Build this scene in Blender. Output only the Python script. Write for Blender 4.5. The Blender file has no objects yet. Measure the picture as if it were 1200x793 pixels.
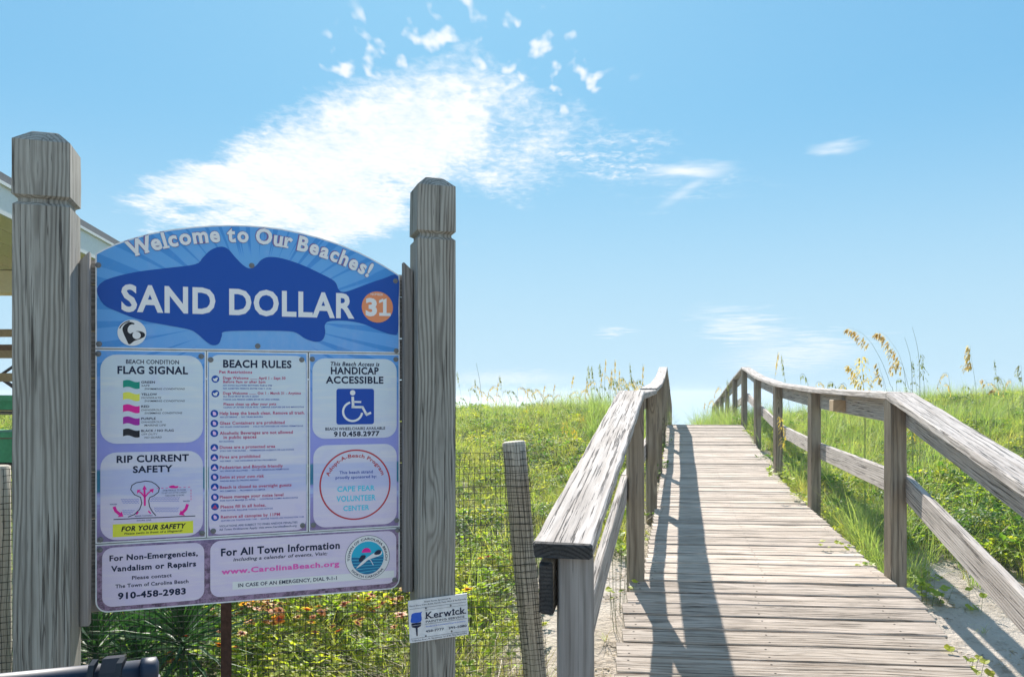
import bpy, math, random
import numpy as np
from mathutils import Vector, Matrix, noise
from mathutils.geometry import tessellate_polygon
R = math.radians
random.seed(7)
rng = np.random.default_rng(11)

# ------------------------------------------------------------------ camera, world, sun, exposure
sc = bpy.context.scene
C = sc.collection
CAMZ = 1.5
cam_d = bpy.data.cameras.new("camera"); cam = bpy.data.objects.new("camera", cam_d); C.objects.link(cam)
cam.location = (0, 0, CAMZ); cam.rotation_euler = (R(90), 0, 0)
cam_d.sensor_width = 36; cam_d.lens = 27.0; cam_d.shift_y = 63.5/1200
cam_d.clip_start = 0.05; cam_d.clip_end = 9000
sc.camera = cam

SUN = Vector((-0.09, 1.25, 1.0)).normalized()       # towards the sun
SUN_EL = math.asin(SUN.z); SUN_AZ = math.atan2(SUN.x, SUN.y)
sc.view_settings.view_transform = 'Standard'; sc.view_settings.look = 'None'
sc.view_settings.gamma = 1; sc.view_settings.exposure = 1.2
sc.view_settings.use_curve_mapping = False

w = bpy.data.worlds.new("World"); sc.world = w; w.use_nodes = True
NT = w.node_tree; NT.nodes.clear()


class G:
    """tiny node-graph helper"""
    def __init__(s, nt): s.t = nt; s.n = nt.nodes; s.l = nt.links
    def node(s, k, **kw):
        n = s.n.new(k)
        for a, b in kw.items(): setattr(n, a, b)
        return n
    def put(s, sock, v):
        if isinstance(v, bpy.types.NodeSocket): s.l.new(v, sock)
        elif v is not None:
            if hasattr(sock.default_value, '__len__') and not hasattr(v, '__len__'): v = (v,)*len(sock.default_value)
            if hasattr(v, '__len__') and len(v) == 3 and len(sock.default_value) == 4: v = (*v, 1)
            sock.default_value = v
    def m(s, op, a, b=None, c=None, clamp=False):
        n = s.node('ShaderNodeMath', operation=op, use_clamp=clamp)
        s.put(n.inputs[0], a)
        if b is not None: s.put(n.inputs[1], b)
        if c is not None: s.put(n.inputs[2], c)
        return n.outputs[0]
    def v(s, op, a, b=None):
        n = s.node('ShaderNodeVectorMath', operation=op); s.put(n.inputs[0], a)
        if b is not None:
            if op == 'SCALE': s.put(n.inputs[3], b)
            else: s.put(n.inputs[1], b)
        return n.outputs[1] if op in ('LENGTH', 'DOT_PRODUCT', 'DISTANCE') else n.outputs[0]
    def sep(s, a):
        n = s.node('ShaderNodeSeparateXYZ'); s.put(n.inputs[0], a); return n.outputs
    def com(s, x, y, z):
        n = s.node('ShaderNodeCombineXYZ')
        for i, q in enumerate((x, y, z)): s.put(n.inputs[i], q)
        return n.outputs[0]
    def noise(s, vec, scale=1, detail=3, rough=.55, dist=0, dims='3D'):
        n = s.node('ShaderNodeTexNoise', noise_dimensions=dims)
        s.put(n.inputs['Vector'], vec); s.put(n.inputs['Scale'], scale); s.put(n.inputs['Detail'], detail)
        s.put(n.inputs['Roughness'], rough); s.put(n.inputs['Distortion'], dist)
        return n.outputs[0]
    def ss(s, x, a, b, lo=0., hi=1.):
        n = s.node('ShaderNodeMapRange', interpolation_type='SMOOTHSTEP')
        s.put(n.inputs[0], x); s.put(n.inputs[1], a); s.put(n.inputs[2], b); s.put(n.inputs[3], lo); s.put(n.inputs[4], hi)
        return n.outputs[0]
    def lin(s, x, a, b, lo=0., hi=1.):
        n = s.node('ShaderNodeMapRange'); s.put(n.inputs[0], x); s.put(n.inputs[1], a); s.put(n.inputs[2], b)
        s.put(n.inputs[3], lo); s.put(n.inputs[4], hi); return n.outputs[0]
    def mix(s, f, a, b, mode='MIX'):
        n = s.node('ShaderNodeMix', data_type='RGBA', blend_type=mode)
        s.put(n.inputs[0], f); s.put(n.inputs[6], a); s.put(n.inputs[7], b); return n.outputs[2]
    def ramp(s, f, stops):
        n = s.node('ShaderNodeValToRGB'); s.put(n.inputs[0], f); e = n.color_ramp.elements
        while len(e) < len(stops): e.new(.5)
        for q, (p, col) in zip(e, stops): q.position = p; q.color = (*col, 1)
        return n.outputs[0]


g = G(NT)
sky = g.node('ShaderNodeTexSky', sky_type='NISHITA', sun_disc=False, sun_elevation=SUN_EL, sun_rotation=SUN_AZ,
             altitude=0, air_density=1.0, dust_density=0.5, ozone_density=2.0)
geo = g.node('ShaderNodeTexCoord')
dx, dy, dz = g.sep(geo.outputs['Generated'])
up = g.m('MAXIMUM', dz, .012)
P = g.com(g.m('DIVIDE', dx, up), g.m('DIVIDE', dy, up), 0)       # a flat cloud layer seen from the ground
fr = g.m('MAXIMUM', dy, .02)
s_ = g.m('DIVIDE', dx, fr); t_ = g.m('DIVIDE', dz, fr)
warp = g.noise(P, 1.3, 4, .6)
wq = g.m('MULTIPLY', g.m('SUBTRACT', warp, .5), .16)
def blob(cx, cy, rx, ry, ang, soft=.55, wp=1.0):
    a = R(ang); ca, sa = math.cos(a), math.sin(a)
    x = g.m('ADD', g.m('SUBTRACT', s_, cx), g.m('MULTIPLY', wq, wp)); y = g.m('ADD', g.m('SUBTRACT', t_, cy), g.m('MULTIPLY', wq, wp*.7))
    u = g.m('DIVIDE', g.m('ADD', g.m('MULTIPLY', x, ca), g.m('MULTIPLY', y, sa)), rx)
    v = g.m('DIVIDE', g.m('SUBTRACT', g.m('MULTIPLY', y, ca), g.m('MULTIPLY', x, sa)), ry)
    d = g.m('SQRT', g.m('ADD', g.m('MULTIPLY', u, u), g.m('MULTIPLY', v, v)))
    return g.ss(d, 1.0, 1.0-soft)
def mx(*a):
    r = a[0]
    for q in a[1:]: r = g.m('MAXIMUM', r, q)
    return r
streak = g.noise(g.v('MULTIPLY', P, (1.2, 3.0, 1)), 2.6, 6, .62, .4)
rip_n = g.noise(g.v('MULTIPLY', P, (11., 9., 1)), 2.2, 3, .55, .5)
fine = g.noise(g.v('MULTIPLY', P, (1, .40, 1)), 13, 2.5, .5)
mott = g.noise(g.v('MULTIPLY', P, (1, .38, 1)), 5, 6, .62, .3)
main = mx(blob(-.25, .29, .27, .125, 24, .75, 1.6), blob(-.13, .335, .24, .12, 18, .8, 1.6), blob(-.38, .268, .19, .06, 10, .9, 1.6),
          blob(-.21, .235, .14, .07, 10, .8), g.m('MULTIPLY', blob(-.02, .33, .20, .14, 10, .95, 1.5), .62))
mainc = g.m('MULTIPLY', g.ss(g.m('ADD', g.m('MULTIPLY', main, .95), g.m('ADD', g.m('MULTIPLY', g.m('SUBTRACT', mott, .5), 1.0), g.m('MULTIPLY', g.m('SUBTRACT', rip_n, .5), .5))), .16, .86), g.ss(main, 0, .18))
mainc = g.m('MULTIPLY', mainc, g.lin(g.m('ADD', g.m('MULTIPLY', mott, .6), g.m('MULTIPLY', rip_n, .4)), .34, .62, .62, 1.))
wisp = mx(blob(.11, .30, .28, .04, -8, .9, 1.4), blob(.225, .285, .075, .022, 8, .9, .8), blob(-.02, .335, .16, .08, 0, .9))
wispc = g.m('MULTIPLY', wisp, g.ss(g.m('ADD', g.m('MULTIPLY', rip_n, .5), g.m('MULTIPLY', streak, .5)), .42, .75))
hook = g.m('MULTIPLY', g.m('MULTIPLY', mx(blob(.225, .288, .085, .026, 8, 1, 1.2), g.m('MULTIPLY', blob(.435, .328, .05, .014, 8, 1, 1.2), .7), g.m('MULTIPLY', blob(.225, .262, .045, .010, 30, 1, .6), .45)), g.ss(streak, .2, .6)), .85)
puff_m = mx(blob(-.06, .47, .26, .075, 0, 1.), blob(.03, .43, .16, .09, -20, 1.), blob(-.2, .43, .13, .05, 10, 1.))
puffc = g.m('MULTIPLY', g.m('MULTIPLY', g.ss(g.m('ADD', fine, g.m('MULTIPLY', puff_m, .10)), .60, .76), g.ss(puff_m, 0, .5)), .85)
low = g.m('MULTIPLY', mx(blob(.30, .085, .09, .028, -12, .9, .7), blob(.37, .05, .13, .03, 6, .9), blob(-.01, .018, .12, .012, 0, .9, .5),
                         blob(.14, .08, .04, .006, 0, .9, .5)), g.m('MULTIPLY', g.ss(streak, .2, .65), .62))
front = g.ss(dy, .05, .3)
els = g.m('MULTIPLY', g.ss(g.noise(P, .7, 6, .6, .3), .44, .68), .75)  # unseen clouds behind and overhead, thickened to add fill light on the sign
els = g.m('MULTIPLY', els, g.ss(dz, .02, .2))
cl = g.m('MULTIPLY', mx(mainc, wispc, hook, puffc, low), front)
cl = g.m('MAXIMUM', cl, g.m('MULTIPLY', els, g.m('MAXIMUM', g.m('SUBTRACT', 1, front), g.ss(dz, .55, .75))), clamp=True)
raw = sky.outputs[0]                                  # soft shoulder on the bright glow round the sun, everywhere alike
skycol = g.v('MULTIPLY', g.v('DIVIDE', raw, g.v('ADD', g.v('SCALE', raw, .60), (1., 1., 1.))), (1.14, 2.38, 3.34))
hor = g.m('MULTIPLY', g.ss(dz, .36, -.02), .90)
skycol = g.mix(hor, skycol, (3.1, 4.25, 5.0))
cloudy = g.mix(cl, skycol, (5.6, 5.65, 5.75))
bg = g.node('ShaderNodeBackground'); g.put(bg.inputs[0], cloudy); bg.inputs[1].default_value = 0.085
ow = g.node('ShaderNodeOutputWorld'); g.l.new(bg.outputs[0], ow.inputs[0])

sd = bpy.data.lights.new("sun", 'SUN'); so = bpy.data.objects.new("sun", sd); C.objects.link(so)
sd.energy = 3.75; sd.angle = R(.55); sd.color = (1, .93, .85)
so.rotation_euler = SUN.to_track_quat('Z', 'Y').to_euler(); so.location = (0, 0, 12)

# ------------------------------------------------------------------ helpers
def px(x, y, D):                                     # a point seen at photo pixel (x, y), D metres ahead
    return Vector(((x-600)/900*D, D, CAMZ-(y-460)/900*D))
def s2l(c):
    return tuple((v/255/12.92 if v/255 <= .04045 else ((v/255+.055)/1.055)**2.4) for v in c)
def mesh_obj(name, verts, faces, mats, parent=None, midx=None, smooth=False, kind=None):
    me = bpy.data.meshes.new(name); me.from_pydata([tuple(v) for v in verts], [], faces)
    for m in (mats if isinstance(mats, (list, tuple)) else [mats]): me.materials.append(m)
    if midx is not None: me.polygons.foreach_set('material_index', midx)
    if smooth: me.polygons.foreach_set('use_smooth', [True]*len(me.polygons))
    me.update()
    o = bpy.data.objects.new(name, me); C.objects.link(o)
    if parent: o.parent = parent
    if kind: o['kind'] = kind
    return o
def empty(name, loc=(0, 0, 0), rz=0):
    o = bpy.data.objects.new(name, None); C.objects.link(o); o.location = loc; o.rotation_euler = (0, 0, rz); o.empty_display_size = .1
    return o
def tag(o, label=None, cat=None, group=None, kind=None):
    for k, v in (('label', label), ('category', cat), ('group', group), ('kind', kind)):
        if v: o[k] = v
    return o
def world_m(o):
    m = Matrix.LocRotScale(o.location, o.rotation_euler, o.scale)
    return world_m(o.parent) @ m if o.parent else m
def place(o, M, parent):
    if parent: M = world_m(parent).inverted() @ M; o.parent = parent
    o.location, q, o.scale = M.decompose(); o.rotation_euler = q.to_euler()
class MB:
    def __init__(s): s.v = []; s.f = []; s.m = []
    def add(s, v, f, m=0):
        b = len(s.v); s.v += [Vector(q) for q in v]; s.f += [tuple(b+i for i in q) for q in f]; s.m += [m]*len(f)
    def box(s, a, b, m=0):
        x0, y0, z0 = a; x1, y1, z1 = b
        s.add([(x0, y0, z0), (x1, y0, z0), (x1, y1, z0), (x0, y1, z0), (x0, y0, z1), (x1, y0, z1), (x1, y1, z1), (x0, y1, z1)],
              [(3, 2, 1, 0), (4, 5, 6, 7), (0, 1, 5, 4), (1, 2, 6, 5), (2, 3, 7, 6), (3, 0, 4, 7)], m)
    def tube(s, pts, r, n=4, m=0, taper=None):
        pts = [Vector(p) for p in pts]; b = len(s.v); k = len(pts)
        for i, p in enumerate(pts):
            d = (pts[min(i+1, k-1)]-pts[max(i-1, 0)])
            d = d.normalized() if d.length > 1e-9 else Vector((0, 0, 1))
            a = d.cross(Vector((.31, .17, .93)))
            if a.length < .05: a = d.cross(Vector((1, 0, 0)))
            a.normalize(); c = d.cross(a)
            rr = r if taper is None else r*(1+(taper-1)*i/(k-1))
            for j in range(n):
                t = 2*math.pi*j/n; s.v.append(p+a*math.cos(t)*rr+c*math.sin(t)*rr)
        for i in range(k-1):
            for j in range(n):
                j2 = (j+1) % n; s.f.append((b+i*n+j, b+i*n+j2, b+(i+1)*n+j2, b+(i+1)*n+j)); s.m.append(m)
        s.f.append(tuple(b+j for j in reversed(range(n)))); s.m.append(m)
        s.f.append(tuple(b+(k-1)*n+j for j in range(n))); s.m.append(m)
    def loft(s, rings, m=0, cap=True):
        b = len(s.v); n = len(rings[0])
        for r in rings: s.v += [Vector(q) for q in r]
        for i in range(len(rings)-1):
            for j in range(n):
                j2 = (j+1) % n; s.f.append((b+i*n+j, b+i*n+j2, b+(i+1)*n+j2, b+(i+1)*n+j)); s.m.append(m)
        if cap:
            s.f.append(tuple(b+j for j in reversed(range(n)))); s.m.append(m)
            e = b+(len(rings)-1)*n; s.f.append(tuple(e+j for j in range(n))); s.m.append(m)
    def build(s, name, mats, parent=None, smooth=False, kind=None):
        return mesh_obj(name, s.v, s.f, mats, parent, s.m, smooth, kind)

# ------------------------------------------------------------------ materials
def newmat(name):
    m = bpy.data.materials.new(name); m.use_nodes = True; m.node_tree.nodes.clear(); g = G(m.node_tree)
    out = g.node('ShaderNodeOutputMaterial'); return m, g, out
def principled(g, out, col, rough=.6, normal=None, spec=.4, metal=0., link=True):
    p = g.node('ShaderNodeBsdfPrincipled'); g.put(p.inputs['Base Color'], col); g.put(p.inputs['Roughness'], rough)
    g.put(p.inputs['Specular IOR Level'], spec); g.put(p.inputs['Metallic'], metal)
    if normal is not None: g.l.new(normal, p.inputs['Normal'])
    if link: g.l.new(p.outputs[0], out.inputs[0])
    return p
def bump(g, h, dist=.002, st=1.):
    b = g.node('ShaderNodeBump'); g.put(b.inputs['Height'], h); b.inputs['Distance'].default_value = dist; b.inputs['Strength'].default_value = st
    return b.outputs[0]
def simple(name, col, rough=.5, spec=.4, metal=0., var=.12, scale=30):
    m, g, out = newmat(name); tc = g.node('ShaderNodeTexCoord')
    n = g.noise(tc.outputs['Object'], scale, 4, .6)
    c = g.mix(g.lin(n, .3, .7), tuple(v*(1-var) for v in col), tuple(min(1, v*(1+var)) for v in col))
    principled(g, out, c, rough, bump(g, n, .0006, .3), spec, metal); return m
def wood(name, light, dark, ring=90., rw=.5, crack=.5, warp=.02, silver=(0, 0, 0), sil=0., bumpd=.0018, crack_col=(.055, .045, .038), tone=.25, fibre=170., knots=1., ct=.60, nails=False, check=0.):
    """weathered softwood, grain along local X; each object gets its own piece of the log"""
    m, g, out = newmat(name); tc = g.node('ShaderNodeTexCoord'); oi = g.node('ShaderNodeObjectInfo'); rnd = oi.outputs['Random']
    off = g.com(g.m('MULTIPLY', rnd, 37.), g.m('MULTIPLY', rnd, 11.3), g.m('MULTIPLY', rnd, 23.7))
    o = tc.outputs['Object']; p = g.v('ADD', o, off)
    x, y, z = g.sep(o)
    k1 = g.noise(g.v('MULTIPLY', p, (1.4, 7, 7)), 1, 2, .5)
    k2 = g.noise(g.v('MULTIPLY', p, (7, 30, 30)), 1, 2, .5)
    # knots pull the rings round themselves
    vo = g.node('ShaderNodeTexVoronoi'); g.put(vo.inputs['Vector'], g.v('MULTIPLY', p, (1.5, 8, 8))); vo.inputs['Scale'].default_value = 1
    kd = vo.outputs['Distance']; knot = g.m('MULTIPLY', g.ss(kd, .30, .02), knots)
    cx = g.m('ADD', g.m('MULTIPLY', g.m('SUBTRACT', rnd, .5), .16), y); cz = g.m('ADD', z, g.m('ADD', .05, g.m('MULTIPLY', rnd, .08)))
    rr = g.m('SQRT', g.m('ADD', g.m('MULTIPLY', cx, cx), g.m('MULTIPLY', cz, cz)))
    rr = g.m('ADD', rr, g.m('MULTIPLY', g.m('SUBTRACT', k1, .5), warp*2.6))
    rr = g.m('ADD', rr, g.m('MULTIPLY', g.m('SUBTRACT', k2, .5), warp*.35)); rr = g.m('ADD', rr, g.m('MULTIPLY', knot, .03))
    band = g.m('ADD', g.m('MULTIPLY', g.m('SINE', g.m('MULTIPLY', rr, ring*6.28)), .5), .5)
    band = g.m('MULTIPLY', g.m('POWER', band, 1.8), g.lin(k1, .3, .7, .55, 1.15))
    fib = g.noise(g.v('MULTIPLY', p, (4, fibre, fibre)), 1, 4, .65)
    fib2 = g.noise(g.v('MULTIPLY', p, (1.2, 45, 45)), 1, 4, .7)
    blot = g.noise(g.v('MULTIPLY', p, (2.5, 9, 9)), 1, 4, .6)
    f = g.m('ADD', g.m('MULTIPLY', band, rw), g.m('ADD', g.m('MULTIPLY', fib, .55), g.m('MULTIPLY', fib2, .5)))
    f = g.m('MULTIPLY', g.m('SUBTRACT', f, .42), 1.45)
    col = g.mix(g.m('MULTIPLY', f, 1.0, clamp=True), light, dark)
    col = g.mix(g.m('MULTIPLY', g.ss(blot, .45, .75), .35), col, tuple(v*.62 for v in dark))
    if sil: col = g.mix(g.m('MULTIPLY', g.ss(blot, .55, .2), sil), col, silver)
    cr = g.noise(g.v('MULTIPLY', p, (2.6, 150, 150)), 1, 4, .62, .15)
    crm = g.m('MULTIPLY', g.ss(cr, ct, ct+.08), crack)
    hair = g.noise(g.v('MULTIPLY', p, (5, 330, 330)), 1, 2, .5); col = g.mix(g.m('MULTIPLY', g.ss(hair, .52, .70), crack*.7), col, dark)
    col = g.mix(crm, col, crack_col)
    kc = g.m('MULTIPLY', g.ss(kd, .09, .04), .75*knots); col = g.mix(kc, col, tuple(v*.35 for v in dark))
    if check:                                          # long drying splits
        ck = g.noise(g.v('MULTIPLY', p, (.55, 34, 34)), 1, 5, .55, .1); ckm = g.m('MULTIPLY', g.m('MULTIPLY', g.ss(g.m('ABSOLUTE', g.m('SUBTRACT', ck, .5)), .012, .003), g.ss(blot, .42, .60)), check)
        col = g.mix(ckm, col, crack_col); stn = g.noise(g.v('MULTIPLY', p, (1.1, 14, 14)), 1, 3, .5); col = g.mix(g.m('MULTIPLY', g.ss(stn, .58, .74), .4), col, (.16, .12, .085))
    if nails:
        nd = None
        for nx_ in (.055, .69, 1.33):
            for ny_ in (-.038, .036):
                d_ = g.v('LENGTH', g.v('MULTIPLY', g.v('SUBTRACT', o, (nx_, ny_, 0.)), (1., 1., 0.))); q_ = g.ss(d_, .0075, .0035); nd = q_ if nd is None else g.m('MAXIMUM', nd, q_)
        st_ = g.m('MULTIPLY', nd, .9); col = g.mix(st_, col, (.035, .022, .018))
    tn = g.m('ADD', 1-tone/2, g.m('MULTIPLY', rnd, tone)); col = g.v('SCALE', col, tn)
    h = g.m('SUBTRACT', g.m('ADD', g.m('MULTIPLY', fib2, .8), g.m('MULTIPLY', fib, .4)), g.m('ADD', g.m('MULTIPLY', crm, 1.6), g.m('MULTIPLY', band, .5*rw)))
    principled(g, out, col, .82, bump(g, h, bumpd, 1.), .25); return m

M_POST = wood('post_wood', (.43, .42, .375), (.20, .19, .165), 104, .62, .8, .017, bumpd=.002, tone=.08, fibre=230, knots=1., ct=.60, check=.8)
M_CLEAT = wood('cleat_wood', (.40, .37, .345), (.18, .158, .14), 80, .4, .35, .012)
M_BACK = wood('backing_wood', (.34, .315, .29), (.14, .125, .11), 90, .4, .5, .01)
M_DECK = wood('deck_wood', (.67, .565, .47), (.30, .24, .185), 70, .35, .95, .012, (.67, .585, .53), .45, .0025, tone=.40, fibre=170, knots=.6, ct=.56, nails=True, crack_col=(.03, .025, .02))
M_DECK2 = wood('brown_deck_wood', (.60, .51, .42), (.30, .235, .18), 60, .5, .9, .014, (.60, .53, .47), .4, .003, tone=.2, fibre=150, knots=.8, ct=.57, nails=True, crack_col=(.03, .024, .018))
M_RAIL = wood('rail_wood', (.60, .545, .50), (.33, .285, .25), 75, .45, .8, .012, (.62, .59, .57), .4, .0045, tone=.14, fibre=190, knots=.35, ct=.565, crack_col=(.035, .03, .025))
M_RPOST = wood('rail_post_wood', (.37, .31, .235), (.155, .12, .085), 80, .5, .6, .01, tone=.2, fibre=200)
M_DARKW = wood('black_rotten_wood', (.085, .083, .082), (.014, .014, .015), 90, .4, .6, .01, bumpd=.004)
M_STAKE = wood('fence_post_wood', (.58, .53, .43), (.33, .29, .23), 80, .5, .5, .012)
M_WHITE = simple('white_sign_edge', (.82, .84, .86), .45)
M_SCREW = simple('zinc_screw', (.20, .205, .21), .5, .4, .4)
M_RUST = simple('rusty_steel', (.060, .028, .020), .8, .3, 0, .4, 60)
M_NET = simple('black_plastic_netting', (.028, .032, .024), .8, .15)
M_NAVY = simple('navy_blue_plastic', (.004, .016, .042), .5, .5, 0, .1, 20)
M_BLKP = simple('black_plastic', (.016, .018, .024), .35)
M_FASC = simple('white_painted_fascia', (.70, .72, .72), .6, var=.04)
M_SOFF = simple('cream_soffit_boards', (.86, .80, .60), .7, var=.05)
M_SHING = simple('grey_shingle', (.16, .17, .19), .9)
M_GRNP = simple('green_plastic', (.08, .42, .20), .45)
M_PINE = simple('pine_board', (.46, .33, .2), .7)
M_BROWN = simple('brown_board', (.22, .12, .07), .7)

PK = (1.55, 1.42, 1.24)
def flat(name, rgb, rough=.42, k=None):
    m, g, out = newmat(name); principled(g, out, tuple(min(.88, v*q) for v, q in zip(s2l(rgb), k or PK)), rough, None, .35); return m

# ------------------------------------------------------------------ terrain
DK = [(0.2, .0), (2.0, .05), (4.35, .437), (7.04, .446), (9.55, .50), (12, .70), (14.4, .90), (16.8, .74), (19.3, .54), (21.7, .34), (24.2, .17), (26.6, .0), (30, -.3)]
CAPZ = [(2.0, 1.125), (4.41, 1.50), (7.04, 1.54), (9.55, 1.617), (12, 1.76), (14.4, 1.98), (16.8, 1.82), (19.3, 1.62), (21.7, 1.42), (24.2, 1.25), (26.6, 1.06)]
def lerp(T, d):
    if d <= T[0][0]: return T[0][1]
    for (a, b), (c, e) in zip(T, T[1:]):
        if d <= c: return b+(e-b)*(d-a)/(c-a)
    return T[-1][1]
XL = lambda D: .755+.2155*(D-4.41)                    # inner face of the left rail posts
XR = lambda D: 2.156+.2155*(D-4.41)                   # and of the right
TB = [(-400, 0), (2.2, 0), (3.3, .04), (4.4, .17), (6, .27), (7.5, .33), (9.5, .40), (12, .60), (14.4, .79), (16.5, .80), (20, .40), (26, -.3), (34, -1.2), (48, -2.2), (65, -2.9), (110, -5), (2000, -6)]
def sstep(x, a, b):
    t = min(1, max(0, (x-a)/(b-a))); return t*t*(3-2*t)
def tz(x, y):
    z = lerp(TB, y)
    win = sstep(y, 5.5, 11)*(1-sstep(y, 19, 30))
    z += .40*win*sstep(x-XR(y), .6, 4.5) + .17*win*sstep(XL(y)-x, .3, 1.5)+.07*win*sstep(x-XR(y), 1.5, 6)
    r = noise.noise((x*.5, y*.5, 3.1))*.13*sstep(y, 4, 9)+noise.noise((x*1.1, y*1.1, 5.5))*.07*sstep(y, 5, 9) + noise.noise((x*1.7, y*1.7, 8.))*.035
    near = 1-sstep(abs(x-(XL(y)+XR(y))/2), .75, 1.3)
    r *= (1-.9*near)
    z += r
    if near > 0 and 1.5 < y < 30: z = min(z, lerp(DK, y)-.07) if near > .3 else z
    if y < 6.5: z += noise.noise((x*7, y*7, 1.))*.012
    return z
def axis(lo, hi, a, b, st, gr=1.22):
    v = list(np.arange(a, b+1e-6, st)); s = st; q = b
    while q < hi: s *= gr; q += s; v.append(q)
    s = st; q = a; pre = []
    while q > lo: s *= gr; q -= s; pre.append(q)
    return pre[::-1]+v
xs = axis(-900, 900, -6, 8, .11); ys = axis(-900, 110, 1.5, 20, .11)
tv = [(x, y, tz(x, y)) for y in ys for x in xs]; nx = len(xs)
tf = [(j*nx+i, j*nx+i+1, (j+1)*nx+i+1, (j+1)*nx+i) for j in range(len(ys)-1) for i in range(nx-1)]
mS, gS, oS = newmat('sand'); gp = gS.node('ShaderNodeNewGeometry').outputs['Position']
n1 = gS.noise(gp, 1.1, 5, .6); n2 = gS.noise(gp, 38, 5, .7); n3 = gS.noise(gp, 9, 4, .6)
c_ = gS.mix(gS.ss(n1, .35, .65), (.50, .43, .35), (.58, .52, .45))
c_ = gS.mix(gS.m('MULTIPLY', gS.ss(n3, .52, .68), .55), c_, (.20, .15, .10))
c_ = gS.mix(gS.m('MULTIPLY', gS.ss(n2, .58, .72), .6), c_, (.15, .11, .075))
# leaf litter and roots under the dune plants, away from the path
yy = gS.sep(gp)[1]; xx = gS.sep(gp)[0]
path = gS.m('ABSOLUTE', gS.m('SUBTRACT', xx, gS.m('ADD', 1.456, gS.m('MULTIPLY', .2155, gS.m('SUBTRACT', yy, 4.41)))))
lit = gS.m('MULTIPLY', gS.ss(path, 1.0, 2.6), gS.ss(n3, .30, .55))
lit = gS.m('MULTIPLY', lit, gS.ss(yy, 40, 26))
c_ = gS.mix(gS.m('MULTIPLY', lit, .85), c_, (.13, .12, .055))
principled(gS, oS, c_, .95, bump(gS, gS.m('ADD', gS.m('MULTIPLY', n3, 2.), n2), .02, .9), .2)
ground = mesh_obj('ground', tv, tf, mS, smooth=True); tag(ground, kind='structure')

mW, gW, oW = newmat('sea_water'); gp = gW.node('ShaderNodeNewGeometry').outputs['Position']
wn = gW.noise(gW.v('MULTIPLY', gp, (.6, 1.6, 1)), .5, 5, .6)
principled(gW, oW, (.30, .42, .45), .28, bump(gW, wn, .12, .4), .5)
sea = mesh_obj('sea', [(-6000, 62, -2.75), (6000, 62, -2.75), (6000, 8000, -2.75), (-6000, 8000, -2.75)], [(0, 1, 2, 3)], mW); tag(sea, kind='structure')

# ------------------------------------------------------------------ boards
def beam(name, p0, p1, wy, tz_, mat, parent, side=(0, 0, 1), segs=5, wob=.002, bev=.004, seed=0, endmat=None, cut=None):
    """board from p0 to p1: width wy across, thickness tz_ along 'side'"""
    p0, p1 = Vector(p0), Vector(p1); X = (p1-p0); L = X.length; X.normalize()
    Z = Vector(side); Z = (Z-X*Z.dot(X)).normalized(); Y = Z.cross(X)
    rg = random.Random(seed); rings = []
    hy, hz = wy/2, tz_/2
    for i in range(segs+1):
        e = [rg.uniform(-wob, wob) for _ in range(8)]; x = L*i/segs
        b = bev; xx = x + (rg.uniform(-wob, wob) if 0 < i < segs else 0)
        rings.append([(xx, -hy+b+e[0], -hz), (xx, hy-b+e[1], -hz), (xx, hy+e[1], -hz+b), (xx, hy+e[2], hz-b),
                      (xx, hy-b+e[2], hz+e[4]*.5), (xx, -hy+b+e[3], hz+e[5]*.5), (xx, -hy+e[3], hz-b), (xx, -hy+e[0], -hz+b)])
    if endmat:
        q = rings[0]; rings[0] = [(v[0]+rg.uniform(-.008, .004), v[1]*rg.uniform(.93, 1.0), v[2]*rg.uniform(.82, 1.0)) for v in q]; rings.insert(1, [(v[0]+.012, v[1], v[2]) for v in q])
    if cut is not None:                                 # sloped cut at the far end
        r = rings[-1]; rings[-1] = [(q[0]-cut*(.5+q[1]/wy), q[1], q[2]) for q in r]
    mb = MB(); mb.loft(rings)
    if endmat: mb.m[-2] = 1; mb.m[:8] = [1]*8
    o = mb.build(name, [mat] + ([endmat] if endmat else []), None)
    M = Matrix((( X.x, Y.x, Z.x, p0.x), (X.y, Y.y, Z.y, p0.y), (X.z, Y.z, Z.z, p0.z), (0, 0, 0, 1)))
    place(o, M, parent); return o

# the walkway
bw = empty('boardwalk', (1.0, 2.0, 0)); tag(bw, 'weathered grey plank boardwalk ramping up over the dune between two wooden railings', 'boardwalk')
SK = -.088
D = 1.98; k = 0
rg = random.Random(5)
mid = lambda D: (XL(D)+XR(D))/2
while D < 17.2:
    wdt = .138 if D < 16 else .138
    ext = .068 if D < 4.36 else -.004
    if D > 4.36: ext += rg.uniform(-.003, .0)
    j1, j2 = rg.uniform(-.012, .012), rg.uniform(-.012, .012)
    if D > 4.36: j1 = min(j1, 0); j2 = min(j2, 0)
    hw = (XR(D)-XL(D))/2+ext; c0 = mid(D)
    za = lerp(DK, D)
    a = Vector((c0-hw-j1, D-SK*-hw, za)); b = Vector((c0+hw+j2, D+SK*hw, za))
    a.y = D+SK*(-hw); sl = (lerp(DK, D+.07)-lerp(DK, D-.07))/.14
    dzj = rg.choice((-.005, -.003, -.001, 0, .001, .003, .004))
    if 3.5 < D < 3.78: dzj = -.004
    a.z += dzj-.019; b.z += dzj-.019+rg.uniform(-.002, .002)
    beam('plank', a, b, wdt-rg.choice((.0, .001, .003, .006, .009, .014)), .038, M_DECK2 if D < 3.72 else M_DECK, bw, side=(0, -sl, 1), segs=(8 if D < 6 else 4), wob=.0028 if D < 8 else .002, bev=.005, seed=k)
    D += .1435/math.sqrt(1+sl*sl); k += 1
    if abs(D-3.78) < .08: D += .004
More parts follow.
